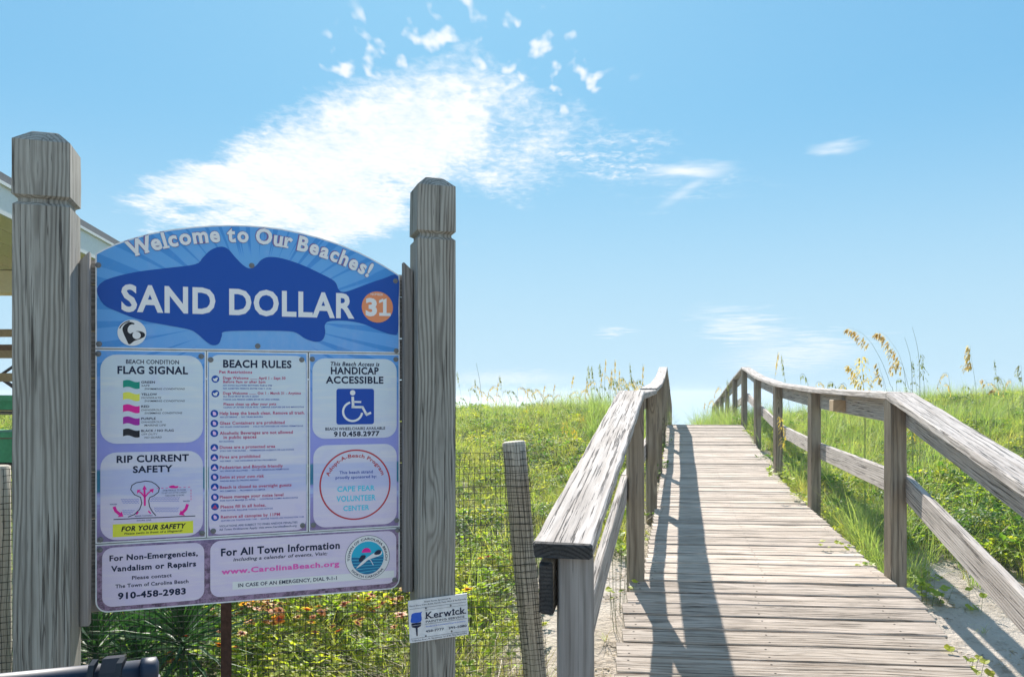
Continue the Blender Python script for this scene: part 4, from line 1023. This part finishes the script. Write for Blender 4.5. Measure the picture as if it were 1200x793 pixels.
def gn_scatter(name, collection, pts, label=None):
    """pts: list of (x, y, z, rx, ry, rz, scale)"""
    a = np.array(pts, dtype=np.float32); n = len(a)
    me = bpy.data.meshes.new(name); me.vertices.add(n); me.vertices.foreach_set('co', a[:, :3].ravel())
    at = me.attributes.new('rot', 'FLOAT_VECTOR', 'POINT'); at.data.foreach_set('vector', a[:, 3:6].ravel())
    at = me.attributes.new('scl', 'FLOAT', 'POINT'); at.data.foreach_set('value', a[:, 6].copy())
    at = me.attributes.new('idx', 'INT', 'POINT'); at.data.foreach_set('value', rng.integers(0, 1000, n).astype(np.int32))
    o = bpy.data.objects.new(name, me); C.objects.link(o); o['kind'] = 'stuff'
    if label: o['label'] = label
    ng = bpy.data.node_groups.new(name, 'GeometryNodeTree'); ng.interface.new_socket('Geometry', in_out='INPUT', socket_type='NodeSocketGeometry'); ng.interface.new_socket('Geometry', in_out='OUTPUT', socket_type='NodeSocketGeometry')
    N = ng.nodes; gi = N.new('NodeGroupInput'); go = N.new('NodeGroupOutput'); ip = N.new('GeometryNodeInstanceOnPoints'); ci = N.new('GeometryNodeCollectionInfo')
    ci.inputs[0].default_value = collection; ci.inputs['Separate Children'].default_value = True; ci.inputs['Reset Children'].default_value = True
    def attr(nm, ty):
        q = N.new('GeometryNodeInputNamedAttribute'); q.data_type = ty; q.inputs['Name'].default_value = nm; return [s for s in q.outputs if s.enabled][0]
    lk = ng.links.new; lk(gi.outputs[0], ip.inputs['Points']); lk(ci.outputs[0], ip.inputs['Instance']); ip.inputs['Pick Instance'].default_value = True
    lk(attr('idx', 'INT'), ip.inputs['Instance Index']); lk(attr('rot', 'FLOAT_VECTOR'), ip.inputs['Rotation']); lk(attr('scl', 'FLOAT'), ip.inputs['Scale']); lk(ip.outputs[0], go.inputs[0])
    md = o.modifiers.new('scatter', 'NODES'); md.node_group = ng; return o
RV = random.Random(21)
def U(a, b): return RV.uniform(a, b)
def sph():
    a = U(0, 6.283); return Vector((math.cos(a), math.sin(a), 0))

def mk_vine(n=70, r=.20, h=.17, Lf=.036, mats=(0,), spread=1.):
    mb = MB()
    for s in range(7):
        a = sph(); q = Vector((U(-.05, .05), U(-.05, .05), 0)); pts = [q]
        for i in range(5): q = q+a*r*.22*U(.7, 1.2)+Vector((U(-.02, .02), U(-.02, .02), (h*.42 if i < 2 else -.01)*U(.4, 1))); pts.append(q)
        mb.tube(pts, .0016, 3, 1)
        for i in range(n//7):
            t = U(.2, 1)*4.99; k_ = int(t); p = pts[k_].lerp(pts[min(5, k_+1)], t-k_); d = sph()+Vector((0, 0, U(-.1, .9)))
            leaf(mb, p, d, Lf*U(.6, 1.25), Lf*U(.4, .65), m=0)
    return mb
def mk_tuft(n=42, L=.34, r=.05, wd=.005, bend=.9, up_=1.2, dry=.12):
    mb = MB()
    for i in range(n):
        a = sph(); b = Vector((U(-r, r), U(-r, r), -.02)); blade(mb, b, a*U(.1, .9)+Vector((0, 0, up_)), L*U(.5, 1.2), wd*U(.7, 1.3), bend*U(.3, 1.3), 1 if RV.random() < dry else 0, 4, U(0, 6))
    return mb
def mk_twigs(n=20, r=.2, h=.2):
    mb = MB()
    for i in range(n):
        p = Vector((U(-r, r), U(-r, r), 0)); d = sph()*U(.3, 1.2)+Vector((0, 0, U(.3, 1))); d.normalize(); pts = [p]
        for k_ in range(3): d = (d+sph()*.3).normalized(); p = p+d*h*.4; pts.append(p)
        mb.tube(pts, .0018, 3, 0, .4)
    return mb
c_vine = coll('vine', [proto_from(mk_vine(), 'v', [L_VINE, L_STEM]) for _ in range(4)])
c_deep = coll('deep', [proto_from(mk_vine(56, .22, .2, .048), 'd', [L_DEEP, L_STEM]) for _ in range(3)])
c_tuft = coll('tuft', [proto_from(mk_tuft(), 't', [L_GRASS, L_DRY]) for _ in range(4)])
c_dune = coll('dune', [proto_from(mk_tuft(38, .62, .06, .006, .8, 1.9, .08), 'u', [L_DUNE, L_DRY]) for _ in range(4)])
c_twig = coll('twig', [proto_from(mk_twigs(), 'w', [L_TWIG]) for _ in range(3)])
c_dry = coll('dryg', [proto_from(mk_tuft(26, .5, .05, .004, 1.2, 1.3, .75), 'y', [L_GRASS, L_DRY]) for _ in range(3)])

def rotu(tilt=.25): return (U(-tilt, tilt), U(-tilt, tilt), U(0, 6.283))
vine, deep, tuft, dune, twig, dryg = [], [], [], [], [], []
def dens(x, y):
    """0..1: how much grows here (bare sand by the path)"""
    l = XL(y)-x; r = x-XR(y)
    if y < 1.4: return 0
    if l < 0 and r < 0: return 0
    if l >= 0:
        if l < .17: return 0
        if y < 5.0: edge = .75 if y > 3.6 else .95
        else: edge = .75*(1-sstep(y, 5., 6.0))+.14
        e = edge+.18*noise.noise((x*2, y*2, 0))
        return sstep(l, e-.12, e+.18)
    edge = 1.30*(1-sstep(y, 4.9, 6.3))+.13
    if y < 3: edge = 1.5
    e = edge+.25*noise.noise((x*2, y*2, 4))
    return sstep(r, e-.12, e+.2)
cnt = 0
def sample(n, xlo, xhi, ylo, yhi):
    for _ in range(n):
        y = ylo+(yhi-ylo)*RV.random()**1.0; x = U(xlo, xhi)
        if abs(x) > y*.80+1.6: continue
        yield x, y
def put(lst, x, y, s, tilt=.25, dz=0.): lst.append((x, y, tz(x, y)-.01+dz, *rotu(tilt), s))
for band, n in (((1.6, 5.5), 2600), ((5.5, 9), 5200), ((9, 13), 7600), ((13, 18), 9500), ((18, 26), 4200)):
    for x, y in sample(n, -.8*band[1]-1.6, .8*band[1]+1.6, *band):
        d = dens(x, y)
        if RV.random() > d: continue
        if x/y < -.36 and y < 4.5:
            if y > 3.2 and RV.random() < .7: put(deep, x, y, U(.8, 1.2))
            continue
        L_ = x < XL(y)
        pn = noise.noise((x*.55, y*.55, 9.)); pn2 = noise.noise((x*1.3, y*1.3, 2.))
        fs = 1+.035*max(0, y-8)
        if L_:
            wv, wd_, wt, wu, ww, wy = .48+.5*pn2, .16-.3*pn, .50+.7*max(0, pn), .02, .05+1.1*max(0, -pn2-.12), .06+.3*max(0, -pn2-.1)
            if y > 12: wu = .30; wt += .3; wd_ += .06
        else:
            wv, wd_, wt, wu, ww, wy = .24+.4*pn2, .18+.2*pn, .58+.3*pn, .10, .02, .12
            if y > 11: wu = .45; wt += .1
            wv += .25*noise.noise((x*.4, y*.4, 1.))+.1
        W = [max(0, q) for q in (wv, wd_, wt, wu, ww, wy)]; q = RV.random()*sum(W); k_ = 0
        while q > W[k_] and k_ < 5: q -= W[k_]; k_ += 1
        big = 1+.45*max(0, noise.noise((x*.8, y*.8, 5.)))
        if k_ == 0: put(vine, x, y, U(.7, 1.25)*fs*big)
        elif k_ == 1: put(deep, x, y, U(.7, 1.2)*fs*big)
        elif k_ == 2: put(tuft, x, y, U(.55, 1.15)*fs)
        elif k_ == 3: put(dune, x, y, U(.55, .95)*(1 if L_ else 1.05))
        elif k_ == 4: put(twig, x, y, U(.8, 1.4)*fs)
        else: put(dryg, x, y, U(.5, .9))
# thick grass beside the right posts, in the wildflower bed and along the crest
for _ in range(70):
    y = U(5.0, 6.9); x = XR(y)+abs(RV.gauss(0, .28))+.14; put(dune, x, y, U(.45, .75), .35)
for _ in range(60):
    y = U(5.2, 9); x = XR(y)+U(.0, .5); (put(vine, x, y, U(.6, 1)) if RV.random() < .6 else put(tuft, x, y, U(.7, 1)))
for _ in range(560):
    y = U(3.25, 5.4); x = U(-2.7, -.1)
    if x/y < -.365 and y < 4.4: continue 
    (put(tuft, x, y, U(.8, 1.35)) if RV.random() < .45 else put(vine, x, y, U(.9, 1.5), .3, U(0, .12)))
for _ in range(110): y = U(2.9, 3.6); x = U(-.55, .12); (put(dryg, x, y, U(.7, 1.2)) if RV.random() < .7 else put(tuft, x, y, U(.8, 1.3)))
for _ in range(260):
    y = U(14.6, 20); s = RV.choice((-1, 1)); x = (XL(y)-U(.15, 2.2)) if s < 0 else (XR(y)-.25+U(-.15, 2.0)); 
    if s > 0 and y < 15.4: continue
    if s > 0: x = XR(y)-U(-1.6, .75)*(1 if y > 16.5 else .2)
    put(dune, x, y, U(.7, 1.15), .3)
for i in range(150):
    y = U(17.6, 23); q = U(806, 866); x = (q-600)/900*y; yt = 500-1.0*(q-806)*.62-U(-6, 10); gz = tz(x, y)
    H = CAMZ-(yt-460)/900*y-gz
    if H > .15: put(dune if RV.random() < .7 else tuft, x, y, min(1.9, H/.60 if dune else H), .2)
for _ in range(420):
    y = U(4.2, 8.5); x = XR(y)+U(.9, 3.6)
    if RV.random() < dens(x, y): put(vine if RV.random() < .65 else deep, x, y, U(1.1, 1.7), .35, U(0, .08))
for i in range(150):                                # taller clump against the left rail near the crest
    y = U(11.2, 14); x = (U(690, 762)-600)/900*y
    if x < XL(y)-.1: put(dune if RV.random() < .6 else deep, x, y, U(.75, 1.1), .3, .1)
gn_scatter('ground_cover_vines', c_vine, vine, 'yellow green leafy vines covering the dune')
gn_scatter('dune_leaf_plants', c_deep, deep, 'darker green leafy plants covering the dune')
def mk_litter():
    mb = MB()
    for i in range(5):
        p = Vector((U(-.05, .05), U(-.05, .05), .003)); d = sph(); mb.tube([p, p+d*U(.01, .035), p+d*U(.04, .07)+sph()*.01], U(.0008, .0022), 3, 0)
    for i in range(3): leaf(mb, (U(-.05, .05), U(-.05, .05), .004), sph()+Vector((0, 0, .15)), U(.012, .028), .010, m=0)
    return mb
c_lit = coll('litter', [proto_from(mk_litter(), 'l', [L_TWIG if i % 2 else L_DRY]) for i in range(4)])
lit_ = []
for _ in range(1500):
    y = U(2.3, 9); x = U(XL(y)-1.2, XL(y)) if RV.random() < .4 else XR(y)+U(.05, 1.9)
    if noise.noise((x*2.2, y*2.2, 6.)) > -.12: lit_.append((x, y, tz(x, y), 0, 0, U(0, 6.3), U(.5, 1.2)))
gn_scatter('sand_litter', c_lit, lit_, 'dry twigs and leaf bits scattered on the sand by the boardwalk')
gn_scatter('grass', c_tuft, tuft, 'short bright green grass on the dune')
gn_scatter('dune_grass', c_dune, dune, 'tall blue green dune grass')
gn_scatter('dead_twigs', c_twig, twig, 'brown dead twigs in the ground cover')
gn_scatter('dry_grass', c_dry, dryg, 'straw coloured dry grass in the dune plants')

# ------------------------------------------------------------------ sea oats, one object each
def oat(path_stem, path_head, sp_mat, label, group, nsp=70, sz=1., droop=1., one=True, r=.0028):
    """stem curve + one-sided drooping panicle"""
    b = Vector(path_stem[0]); t = empty('sea_oat', b); tag(t, label, 'sea oats', group)
    mb = MB(); mb.tube([Vector(q)-b for q in path_stem], r, 4, 0, .5); mb.build('stem', L_STEM, t)
    hp = [Vector(q)-b for q in path_head]; mb = MB(); mb.tube(hp, r*.5, 3, 1, .4)
    n = len(hp)-1
    for i in range(nsp):
        f = (i+.5)/nsp; k_ = min(n-1, int(f*n)); p = hp[k_].lerp(hp[k_+1], f*n-k_); ax = (hp[k_+1]-hp[k_]).normalized()
        d = Vector((U(-.9, -.1) if one else U(-.8, .8), U(-.4, .4), -droop*U(.4, 1.2)))+ax*.35
        Lb = sz*.085*(1-.6*f)*U(.4, 1.2); q = p+d.normalized()*Lb
        leaf(mb, q, d+Vector((0, 0, -.6)), sz*.046*U(.8, 1.2), sz*.017, m=0, fold=.3)
        if i % 2 == 0: leaf(mb, p.lerp(q, .5), d, sz*.042, sz*.015, m=0, fold=.3)
    mb.build('seed_head', [sp_mat, L_STEM], t); return t
def curve(pts, n=7):
    o = []; m = len(pts)
    for i in range(m-1):
        p0, p1, p2, p3 = (Vector(pts[max(0, min(m-1, i+j))]) for j in (-1, 0, 1, 2))
        for k_ in range(n): t = k_/n; o.append(.5*((2*p1)+(-p0+p2)*t+(2*p0-5*p1+4*p2-p3)*t*t+(-p0+3*p1-3*p2+p3)*t**3))
    o.append(Vector(pts[-1])); return o
def oat_px(base, mids, head, D_, mat, label, group=None, **kw):
    gx = px(base[0], base[1], D_); g0 = Vector((gx.x, gx.y, tz(gx.x, gx.y)-.03))
    st = curve([g0, gx]+[px(*m, D_) for m in mids]+[px(*head[0], D_)], 5); hd_ = curve([px(*h_, D_) for h_ in head], 5)
    return oat(st, hd_, mat, label, group, **kw)
oat_px((1047, 470), [(1043, 450), (1034, 425)], [(1022, 403), (1012, 392), (1002, 386), (995, 384)], 7.6, L_OAT, 'tall sea oat arching left, the leftmost of the two big heads over the right rail', nsp=70, sz=1.0)
oat_px((1070, 470), [(1065, 455), (1060, 435)], [(1057, 425), (1052, 412), (1043, 399), (1036, 391), (1029, 389)], 7.8, L_OAT, 'tall sea oat with a long golden head, right of the arching one', nsp=90, sz=1.1)
oat_px((1062, 470), [(1060, 440)], [(1058, 428), (1052, 423), (1046, 428), (1047, 436)], 7.85, L_OAT, 'low drooping side head below the long golden sea oat', nsp=30, sz=.8)
oat_px((1013, 474), [(1012, 462)], [(1012, 452), (1007, 440), (1001, 432), (996, 428)], 6.9, L_OATB, 'bright yellow sea oat leaning left just above the right rail', nsp=60, sz=.9, droop=.7)
oat_px((1014, 474), [(1013, 462)], [(1012, 452), (1011, 438), (1010, 425), (1010, 418)], 6.95, L_OATB, 'bright yellow sea oat standing upright just above the right rail', nsp=60, sz=.8, one=False, droop=.6)
oat_px((1040, 474), [(1038, 455)], [(1036, 446), (1032, 435), (1029, 424)], 7.4, L_OAT, 'short brown sea oat between the yellow pair and the arching one', nsp=40, sz=.8)
oat_px((1083, 470), [(1083, 452)], [(1082, 440), (1080, 428), (1079, 414)], 8.6, L_OATG, 'green sea oat beside two bare reeds', nsp=36, sz=.75, one=False)
oat_px((1144, 470), [(1143, 450)], [(1140, 430), (1138, 418), (1137, 404)], 8.2, L_OAT, 'upright tan sea oat standing alone right of the reeds', nsp=60, sz=1.05)
oat_px((1160, 475), [(1159, 458)], [(1157, 450), (1154, 445), (1153, 444)], 9.5, L_OAT, 'small brown sea oat head near the right edge, left of a drooping one', nsp=24, sz=.8)
oat_px((1182, 478), [(1175, 462)], [(1170, 456), (1165, 455), (1162, 458)], 9.4, L_OAT, 'small drooping brown sea oat head near the right edge', nsp=26, sz=.8)
oat_px((1188, 478), [(1183, 458)], [(1177, 446), (1173, 442), (1170, 441)], 10.5, L_OATG, 'thin green sea oat nodding left near the right edge', nsp=20, sz=.8)
oat_px((1199, 478), [(1198, 450)], [(1197, 440), (1197, 432), (1196, 427)], 8.8, L_OATG, 'green sea oat cut by the right edge of the view', nsp=30, sz=.8)
oat_px((1075, 540), [(1072, 525)], [(1070, 515), (1067, 500), (1065, 488)], 6.6, L_OATB, 'pale yellow seed spike inside the dune plants right of the rail', nsp=30, sz=.6, one=False)
oat_px((927, 560), [(925, 540)], [(921, 520), (917, 500), (914, 486)], 8.3, L_OATB, 'pale yellow seed spike seen through the right railing', nsp=40, sz=.7, one=False)
for i, (x, y0, y1, D_) in enumerate(((618, 478, 505, 13.6), (663, 492, 520, 11.6), (675, 500, 525, 11.2), (684, 484, 508, 12.6))):
    oat_px((x, y1+12), [(x, y1)], [(x, y1-4), (x-1, (y0+y1)/2), (x-2, y0)], D_, L_OATB, 'pale yellow seed spike in the ground cover beyond the leaning fence post', 'pale yellow spikes among the left dune plants', nsp=36, sz=.95, one=False)
def reed(a, b, D_, label, group=None):
    p0, p1 = px(*a, D_), px(*b, D_); g0 = Vector((p0.x, p0.y, tz(p0.x, p0.y)-.03)); mb = MB(); c = curve([g0, p0, p0.lerp(p1, .6)+Vector((.004*D_, 0, 0)), p1], 5); mb.tube([q-g0 for q in c], .0045, 4, 0, .3)
    blade(mb, c[6]-g0, Vector((-.4, .1, 1)), .35, .006, 1.2)
    o = mb.build('reed', L_STEM); o.location = g0; tag(o, label, 'reed', group)
reed((1078, 460), (1069, 383), 8.4, 'taller bare reed standing behind the sea oats right of the long golden head')
reed((1069, 460), (1060, 395), 8.9, 'shorter bare reed just left of the tallest one')
reed((563, 510), (558, 425), 9.5, 'single tall thin reed rising beside the right sign post')
# the far sea oats on the skyline: small, so one mesh each
def small_oat(v):
    rs = random.Random(v); mb = MB(); H = .62; ln = rs.uniform(-.10, .05)
    pts = [Vector((ln*(i/6)**2, 0, H*i/6-.05)) for i in range(7)]; mb.tube(pts, .0042, 3, 1, .45)
    tip = pts[-1]; dr = -1 if rs.random() < .7 else 1
    head = [tip+Vector((dr*.045*i, 0, .035*i-.014*i*i)) for i in range(6)] if v % 3 else [tip+Vector((dr*.006*i, 0, .045*i)) for i in range(6)]
    mb.tube(head, .002, 3, 1)
    for i in range(26):
        f = rs.random()*4.99; k_ = int(f); p = head[k_].lerp(head[k_+1], f-k_); d = Vector((dr*rs.uniform(-.2, .7), rs.uniform(-.5, .5), -rs.uniform(.3, 1.2)))
        leaf(mb, p+d.normalized()*.012, d, .042, .015, m=0)
    if v % 2: blade(mb, pts[2], Vector((.5*dr, .1, 1)), .3, .008, 1.1, 1)
    return proto_from(mb, 'far_sea_oat', [L_OATG if v % 2 else L_OAT, L_STEM])
smp = [small_oat(v) for v in range(6)]
def far_oats(n, x0, x1, D0, D1, group, label, hpx, gap=None):
    for i in range(n):
        D_ = U(D0, D1); x = x0+(x1-x0)*(i+U(.1, .9))/n; p_ = px(x, 460, D_); yt = hpx(x)+U(-9, 9)
        X = p_.x; gz = tz(X, D_)-.02
        if XL(D_)-.12 < X < XR(D_)+.16 and D_ < 17.2: continue
        H = max(.35, CAMZ-(yt-460)/900*D_-gz)
        o = bpy.data.objects.new('sea_oat', smp[RV.randrange(6)]); C.objects.link(o); o.location = (X, D_, gz); s = H/.68; s2_ = min(s, 1.0)*U(.75, 1.1)
        o.scale = (s2_, s2_, s); o.rotation_euler = (U(-.05, .05), U(-.09, .05), U(-.5, .5)); tag(o, label, 'sea oats', group)
far_oats(44, 538, 745, 13.5, 16.5, 'small sea oats on the left skyline', 'small sea oat on the left dune crest between sign post and rail', lambda x: 452 if x < 690 else 441)
far_oats(22, 694, 757, 13.0, 15.0, 'small sea oats on the left skyline', 'small sea oat on the left dune crest between sign post and rail', lambda x: 440)
far_oats(20, 885, 1200, 11.5, 15.0, 'small sea oats on the right skyline', 'small sea oat on the right dune crest behind the handrail', lambda x: 432 if x < 1010 else 437)
far_oats(14, 806, 868, 15.6, 18.5, 'small sea oats in the gap over the boardwalk crest', 'small sea oat beyond the boardwalk crest left of the right railing', lambda x: 505-1.05*(x-800))

# ------------------------------------------------------------------ yuccas
def yleaf(v):
    rs = random.Random(v+40); mb = MB(); n = 6; L = .50; b = 0; vv = []
    for i in range(n+1):
        t = i/n; x = L*t; wd = .013*(1-t**3)*(.5+min(1, t*4)*.5); zb = -.10*t*t*rs.uniform(.6, 1.4) if v else 0
        vv.append([(x, -wd, zb+wd*.5), (x, 0, zb), (x, wd, zb+wd*.5)])
    for r in vv: mb.v += [Vector(q) for q in r]
    for i in range(n):
        for j in (0, 1): mb.f.append((3*i+j, 3*i+j+1, 3*i+j+4, 3*i+j+3)); mb.m.append(0)
    return proto_from(mb, 'leaf', [L_YUC])
yl = [yleaf(v) for v in range(4)]
def yucca(loc, s, label, n=96):
    t = empty('yucca', loc); tag(t, label, 'yucca', None); t.scale = (s, s, s)
    mb = MB(); mb.tube([(0, 0, -.2), (0, 0, .02), (0, 0, .14)], .022, 8, 0, .4); mb.build('stem', L_YUC, t)
    for i in range(n):
        el = R(-12+100*(i/n)**.8); az = i*2.39996+U(-.2, .2); o = bpy.data.objects.new('leaf', yl[i % 4]); C.objects.link(o); o.parent = t
        o.location = (0, 0, .06+.14*i/n); o.rotation_euler = (U(-.4, .4), -el, az); k_ = U(.75, 1.1); o.scale = (k_, 1, 1)
def yp(x, y, D_):
    p = px(x, y, D_); return p
p_ = yp(214, 738, 3.35); yucca((p_.x, p_.y, p_.z-.14), .78, 'larger dark green yucca behind the lower left corner of the sign')
p_ = yp(112, 755, 3.5); yucca((p_.x, p_.y, p_.z-.12), .80, 'dark green yucca close beside the left sign post', 80)
p_ = yp(160, 780, 3.75); yucca((p_.x, p_.y, p_.z-.14), .85, 'dark green yucca between the other two, half hidden by the blue bin', 90)
p_ = yp(-30, 760, 3.4); yucca((p_.x, p_.y, p_.z-.14), .9, 'dark green yucca at the left edge of the view, left of the sign post', 46)

# ------------------------------------------------------------------ blanket flowers
def flower(v):
    rs = random.Random(v); mb = MB(); hz = .0; n = 11
    mats = [(F_RED, F_YEL), (F_ORG, F_YEL), (F_RED, F_ORG), (F_ORG, F_ORG)][v % 4]
    for i in range(n):
        a = 2*math.pi*i/n+rs.uniform(-.1, .1); d = Vector((math.cos(a), math.sin(a), rs.uniform(-.1, .35))).normalized(); s = Vector((-math.sin(a), math.cos(a), 0)); L = .024*rs.uniform(.85, 1.1)
        b = len(mb.v); mb.v += [d*.005-s*.002, d*.005+s*.002, d*L*.6+s*.0058, d*L*.6-s*.0058, d*L+s*.005-Vector((0, 0, .002)), d*L-s*.005-Vector((0, 0, .002))]
        mb.f += [(b, b+1, b+2, b+3), (b+3, b+2, b+4, b+5)]; mb.m += [0, 1]
    mb.tube([(0, 0, -.003), (0, 0, .004), (0, 0, .009)], .0085, 9, 2, .55)
    mb.tube([(0, 0, -.002), (.004, .002, -.06), (-.004, .004, -.22)], .0014, 3, 3)
    leaf(mb, (0, 0, -.12), (1, .3, .4), .05, .012, m=3); leaf(mb, (0, 0, -.17), (-1, .2, .5), .05, .012, m=3)
    return proto_from(mb, 'blanket_flower', [*mats, F_DISC, L_DEEP])
fl = [flower(v) for v in range(8)]
def put_flower(x, y, D_, label, group):
    p = px(x, y, D_); o = bpy.data.objects.new('blanket_flower', fl[RV.randrange(8)]); C.objects.link(o); o.location = p
    o.rotation_euler = (U(-.1, .75), U(-.35, .35), U(0, 6.2)); s = U(.8, 1.3)*(D_/3.6)**.5; o.scale = (s,)*3; tag(o, label, 'flower', group)
for i in range(90):
    x = U(262, 482); y = 700+abs(RV.gauss(0, 22))-(x-262)*.05
    if y > 790 or y < 688: continue
    D_ = 3.3+max(0, (745-y)/60)*U(.6, 1.4)+U(0, .4)
    put_flower(x, y, max(3.25, D_), 'orange and red blanket flower in the bed behind the netting under the sign', 'blanket flowers under the sign')
for x, y, D_ in ((218, 745, 3.3), (199, 765, 3.28), (203, 774, 3.28), (246, 713, 3.5), (257, 740, 3.4), (257, 755, 3.35)):
    put_flower(x, y, D_, 'single red or orange blanket flower in front of the yucca leaves', 'blanket flowers at the yucca')
for x, y, D_, lb in ((548, 690, 3.45, 'orange blanket flower just right of the white plaque'), (572, 652, 3.7, 'red orange blanket flower through the netting left of the leaning post'), (563, 654, 3.75, 'small orange blanket flower left of another above the plaque')):
    put_flower(x, y, D_, lb, None)

# ------------------------------------------------------------------ small round-leaved plants by the path
def pennywort(pts, D_, label, r=.022, n=9, spread=.05, deck=False):
    p0 = px(*pts[0], D_); z0 = min(p0.z, tz(p0.x, p0.y)+.12); t = Vector((p0.x, p0.y, tz(p0.x, p0.y) if tz(p0.x, p0.y) < p0.z else p0.z-.03)); mb = MB()
    for q in pts:
        c = px(*q, D_)
        for i in range(n):
            h = Vector((c.x+U(-spread, spread), c.y+U(-spread, spread)*1.6, c.z+U(-spread, spread)*.7))-t; nrm = Vector((U(-.5, .5), U(-.6, .1), 1)).normalized(); a = nrm.orthogonal().normalized(); b = nrm.cross(a); rr = r*U(.6, 1.2); k0 = len(mb.v); m_ = 9
            mb.v.append(h-nrm*rr*.12)
            for j in range(m_): th = 2*math.pi*j/m_; mb.v.append(h+(a*math.cos(th)+b*math.sin(th))*rr*(1 if j else .55)+nrm*rr*.1*math.sin(3*th))
            for j in range(m_): mb.f.append((k0, k0+1+j, k0+1+(j+1) % m_)); mb.m.append(0)
            mb.tube([h, h+Vector((.01, .02, -.012)), (h+Vector((.03, .06, -.02))) if deck else Vector((h.x*.7, h.y*.7, min(0, h.z)-.02))], .0012, 3, 1)
    o = mb.build('vine_plant', [L_VINE, L_STEM]); o.location = t; tag(o, label, 'plant', 'small leafy plants beside the boardwalk')
pennywort([(1085, 688), (1092, 700), (1102, 690), (1078, 680)], 4.75, 'round leaved plant just right of the near right rail post', .026, 9, .07)
pennywort([(1143, 695), (1141, 710)], 4.6, 'dark round leaved sprig under the sloping mid rail', .032, 3, .03)
pennywort([(1112, 765), (1130, 785), (1140, 778), (1150, 780)], 3.55, 'trailing round leaved vine at the ramp corner on the sand', .020, 5, .05)
pennywort([(1000, 640), (985, 637), (968, 637)], 5.15, 'yellow green leaves lying on the right plank ends', .020, 3, .03, True)
pennywort([(1007, 662), (1018, 661), (1024, 660)], 4.72, 'small three leaf sprig on the plank ends by the near right post', .020, 2, .02, True)
pennywort([(925, 562), (935, 578), (942, 585), (906, 555)], 7.4, 'yellow green sprig creeping over the planks behind the near right posts', .035, 5, .06, True)
pennywort([(725, 640), (720, 632), (733, 600)], 4.6, 'leafy sprig between the left rail and the ramp', .03, 5, .06)
pennywort([(735, 685), (712, 694)], 4.3, 'low green sprig on the sand beside the left ramp edge', .024, 4, .05)
def tuft_thing(x, y, D_, s, label, me):
    p = px(x, y, D_); o = bpy.data.objects.new('grass_clump', me); C.objects.link(o); o.location = (p.x, p.y, tz(p.x, p.y)-.01); o.scale = (s,)*3; o.rotation_euler = (0, 0, U(0, 6)); tag(o, label, 'grass clump', 'grass clumps standing alone on the sand')
thin = proto_from(mk_tuft(9, .4, .03, .005, 1.6, 1.0, .2), 'grass_clump', [L_GRASS, L_DRY])
tuft_thing(722, 770, 3.5, .8, 'thin grass sprig on the sand between the left rail and ramp', thin)
tuft_thing(712, 700, 4.2, .6, 'thin grass sprig farther up the sand by the left ramp edge', thin)
tuft_thing(1128, 668, 5.2, .6, 'thin grass sprig on the shaded sand under the right mid rail', thin)
tuft_thing(1155, 735, 4.3, .5, 'thin grass sprig on the sand strip beside the right mid rail', thin)

# ------------------------------------------------------------------ sea haze
mb = MB(); mb.box((-3500, -880, -7.0), (3500, 7700, 3.6))
mh, gh, oh = newmat('sea_haze'); pv = gh.node('ShaderNodeVolumePrincipled'); pv.inputs['Color'].default_value = (.70, .83, .93, 1); pv.inputs['Density'].default_value = .0022
pv.inputs['Anisotropy'].default_value = .2; gh.l.new(pv.outputs[0], oh.inputs['Volume'])
hz = mb.build('haze', mh); tag(hz, kind='stuff')
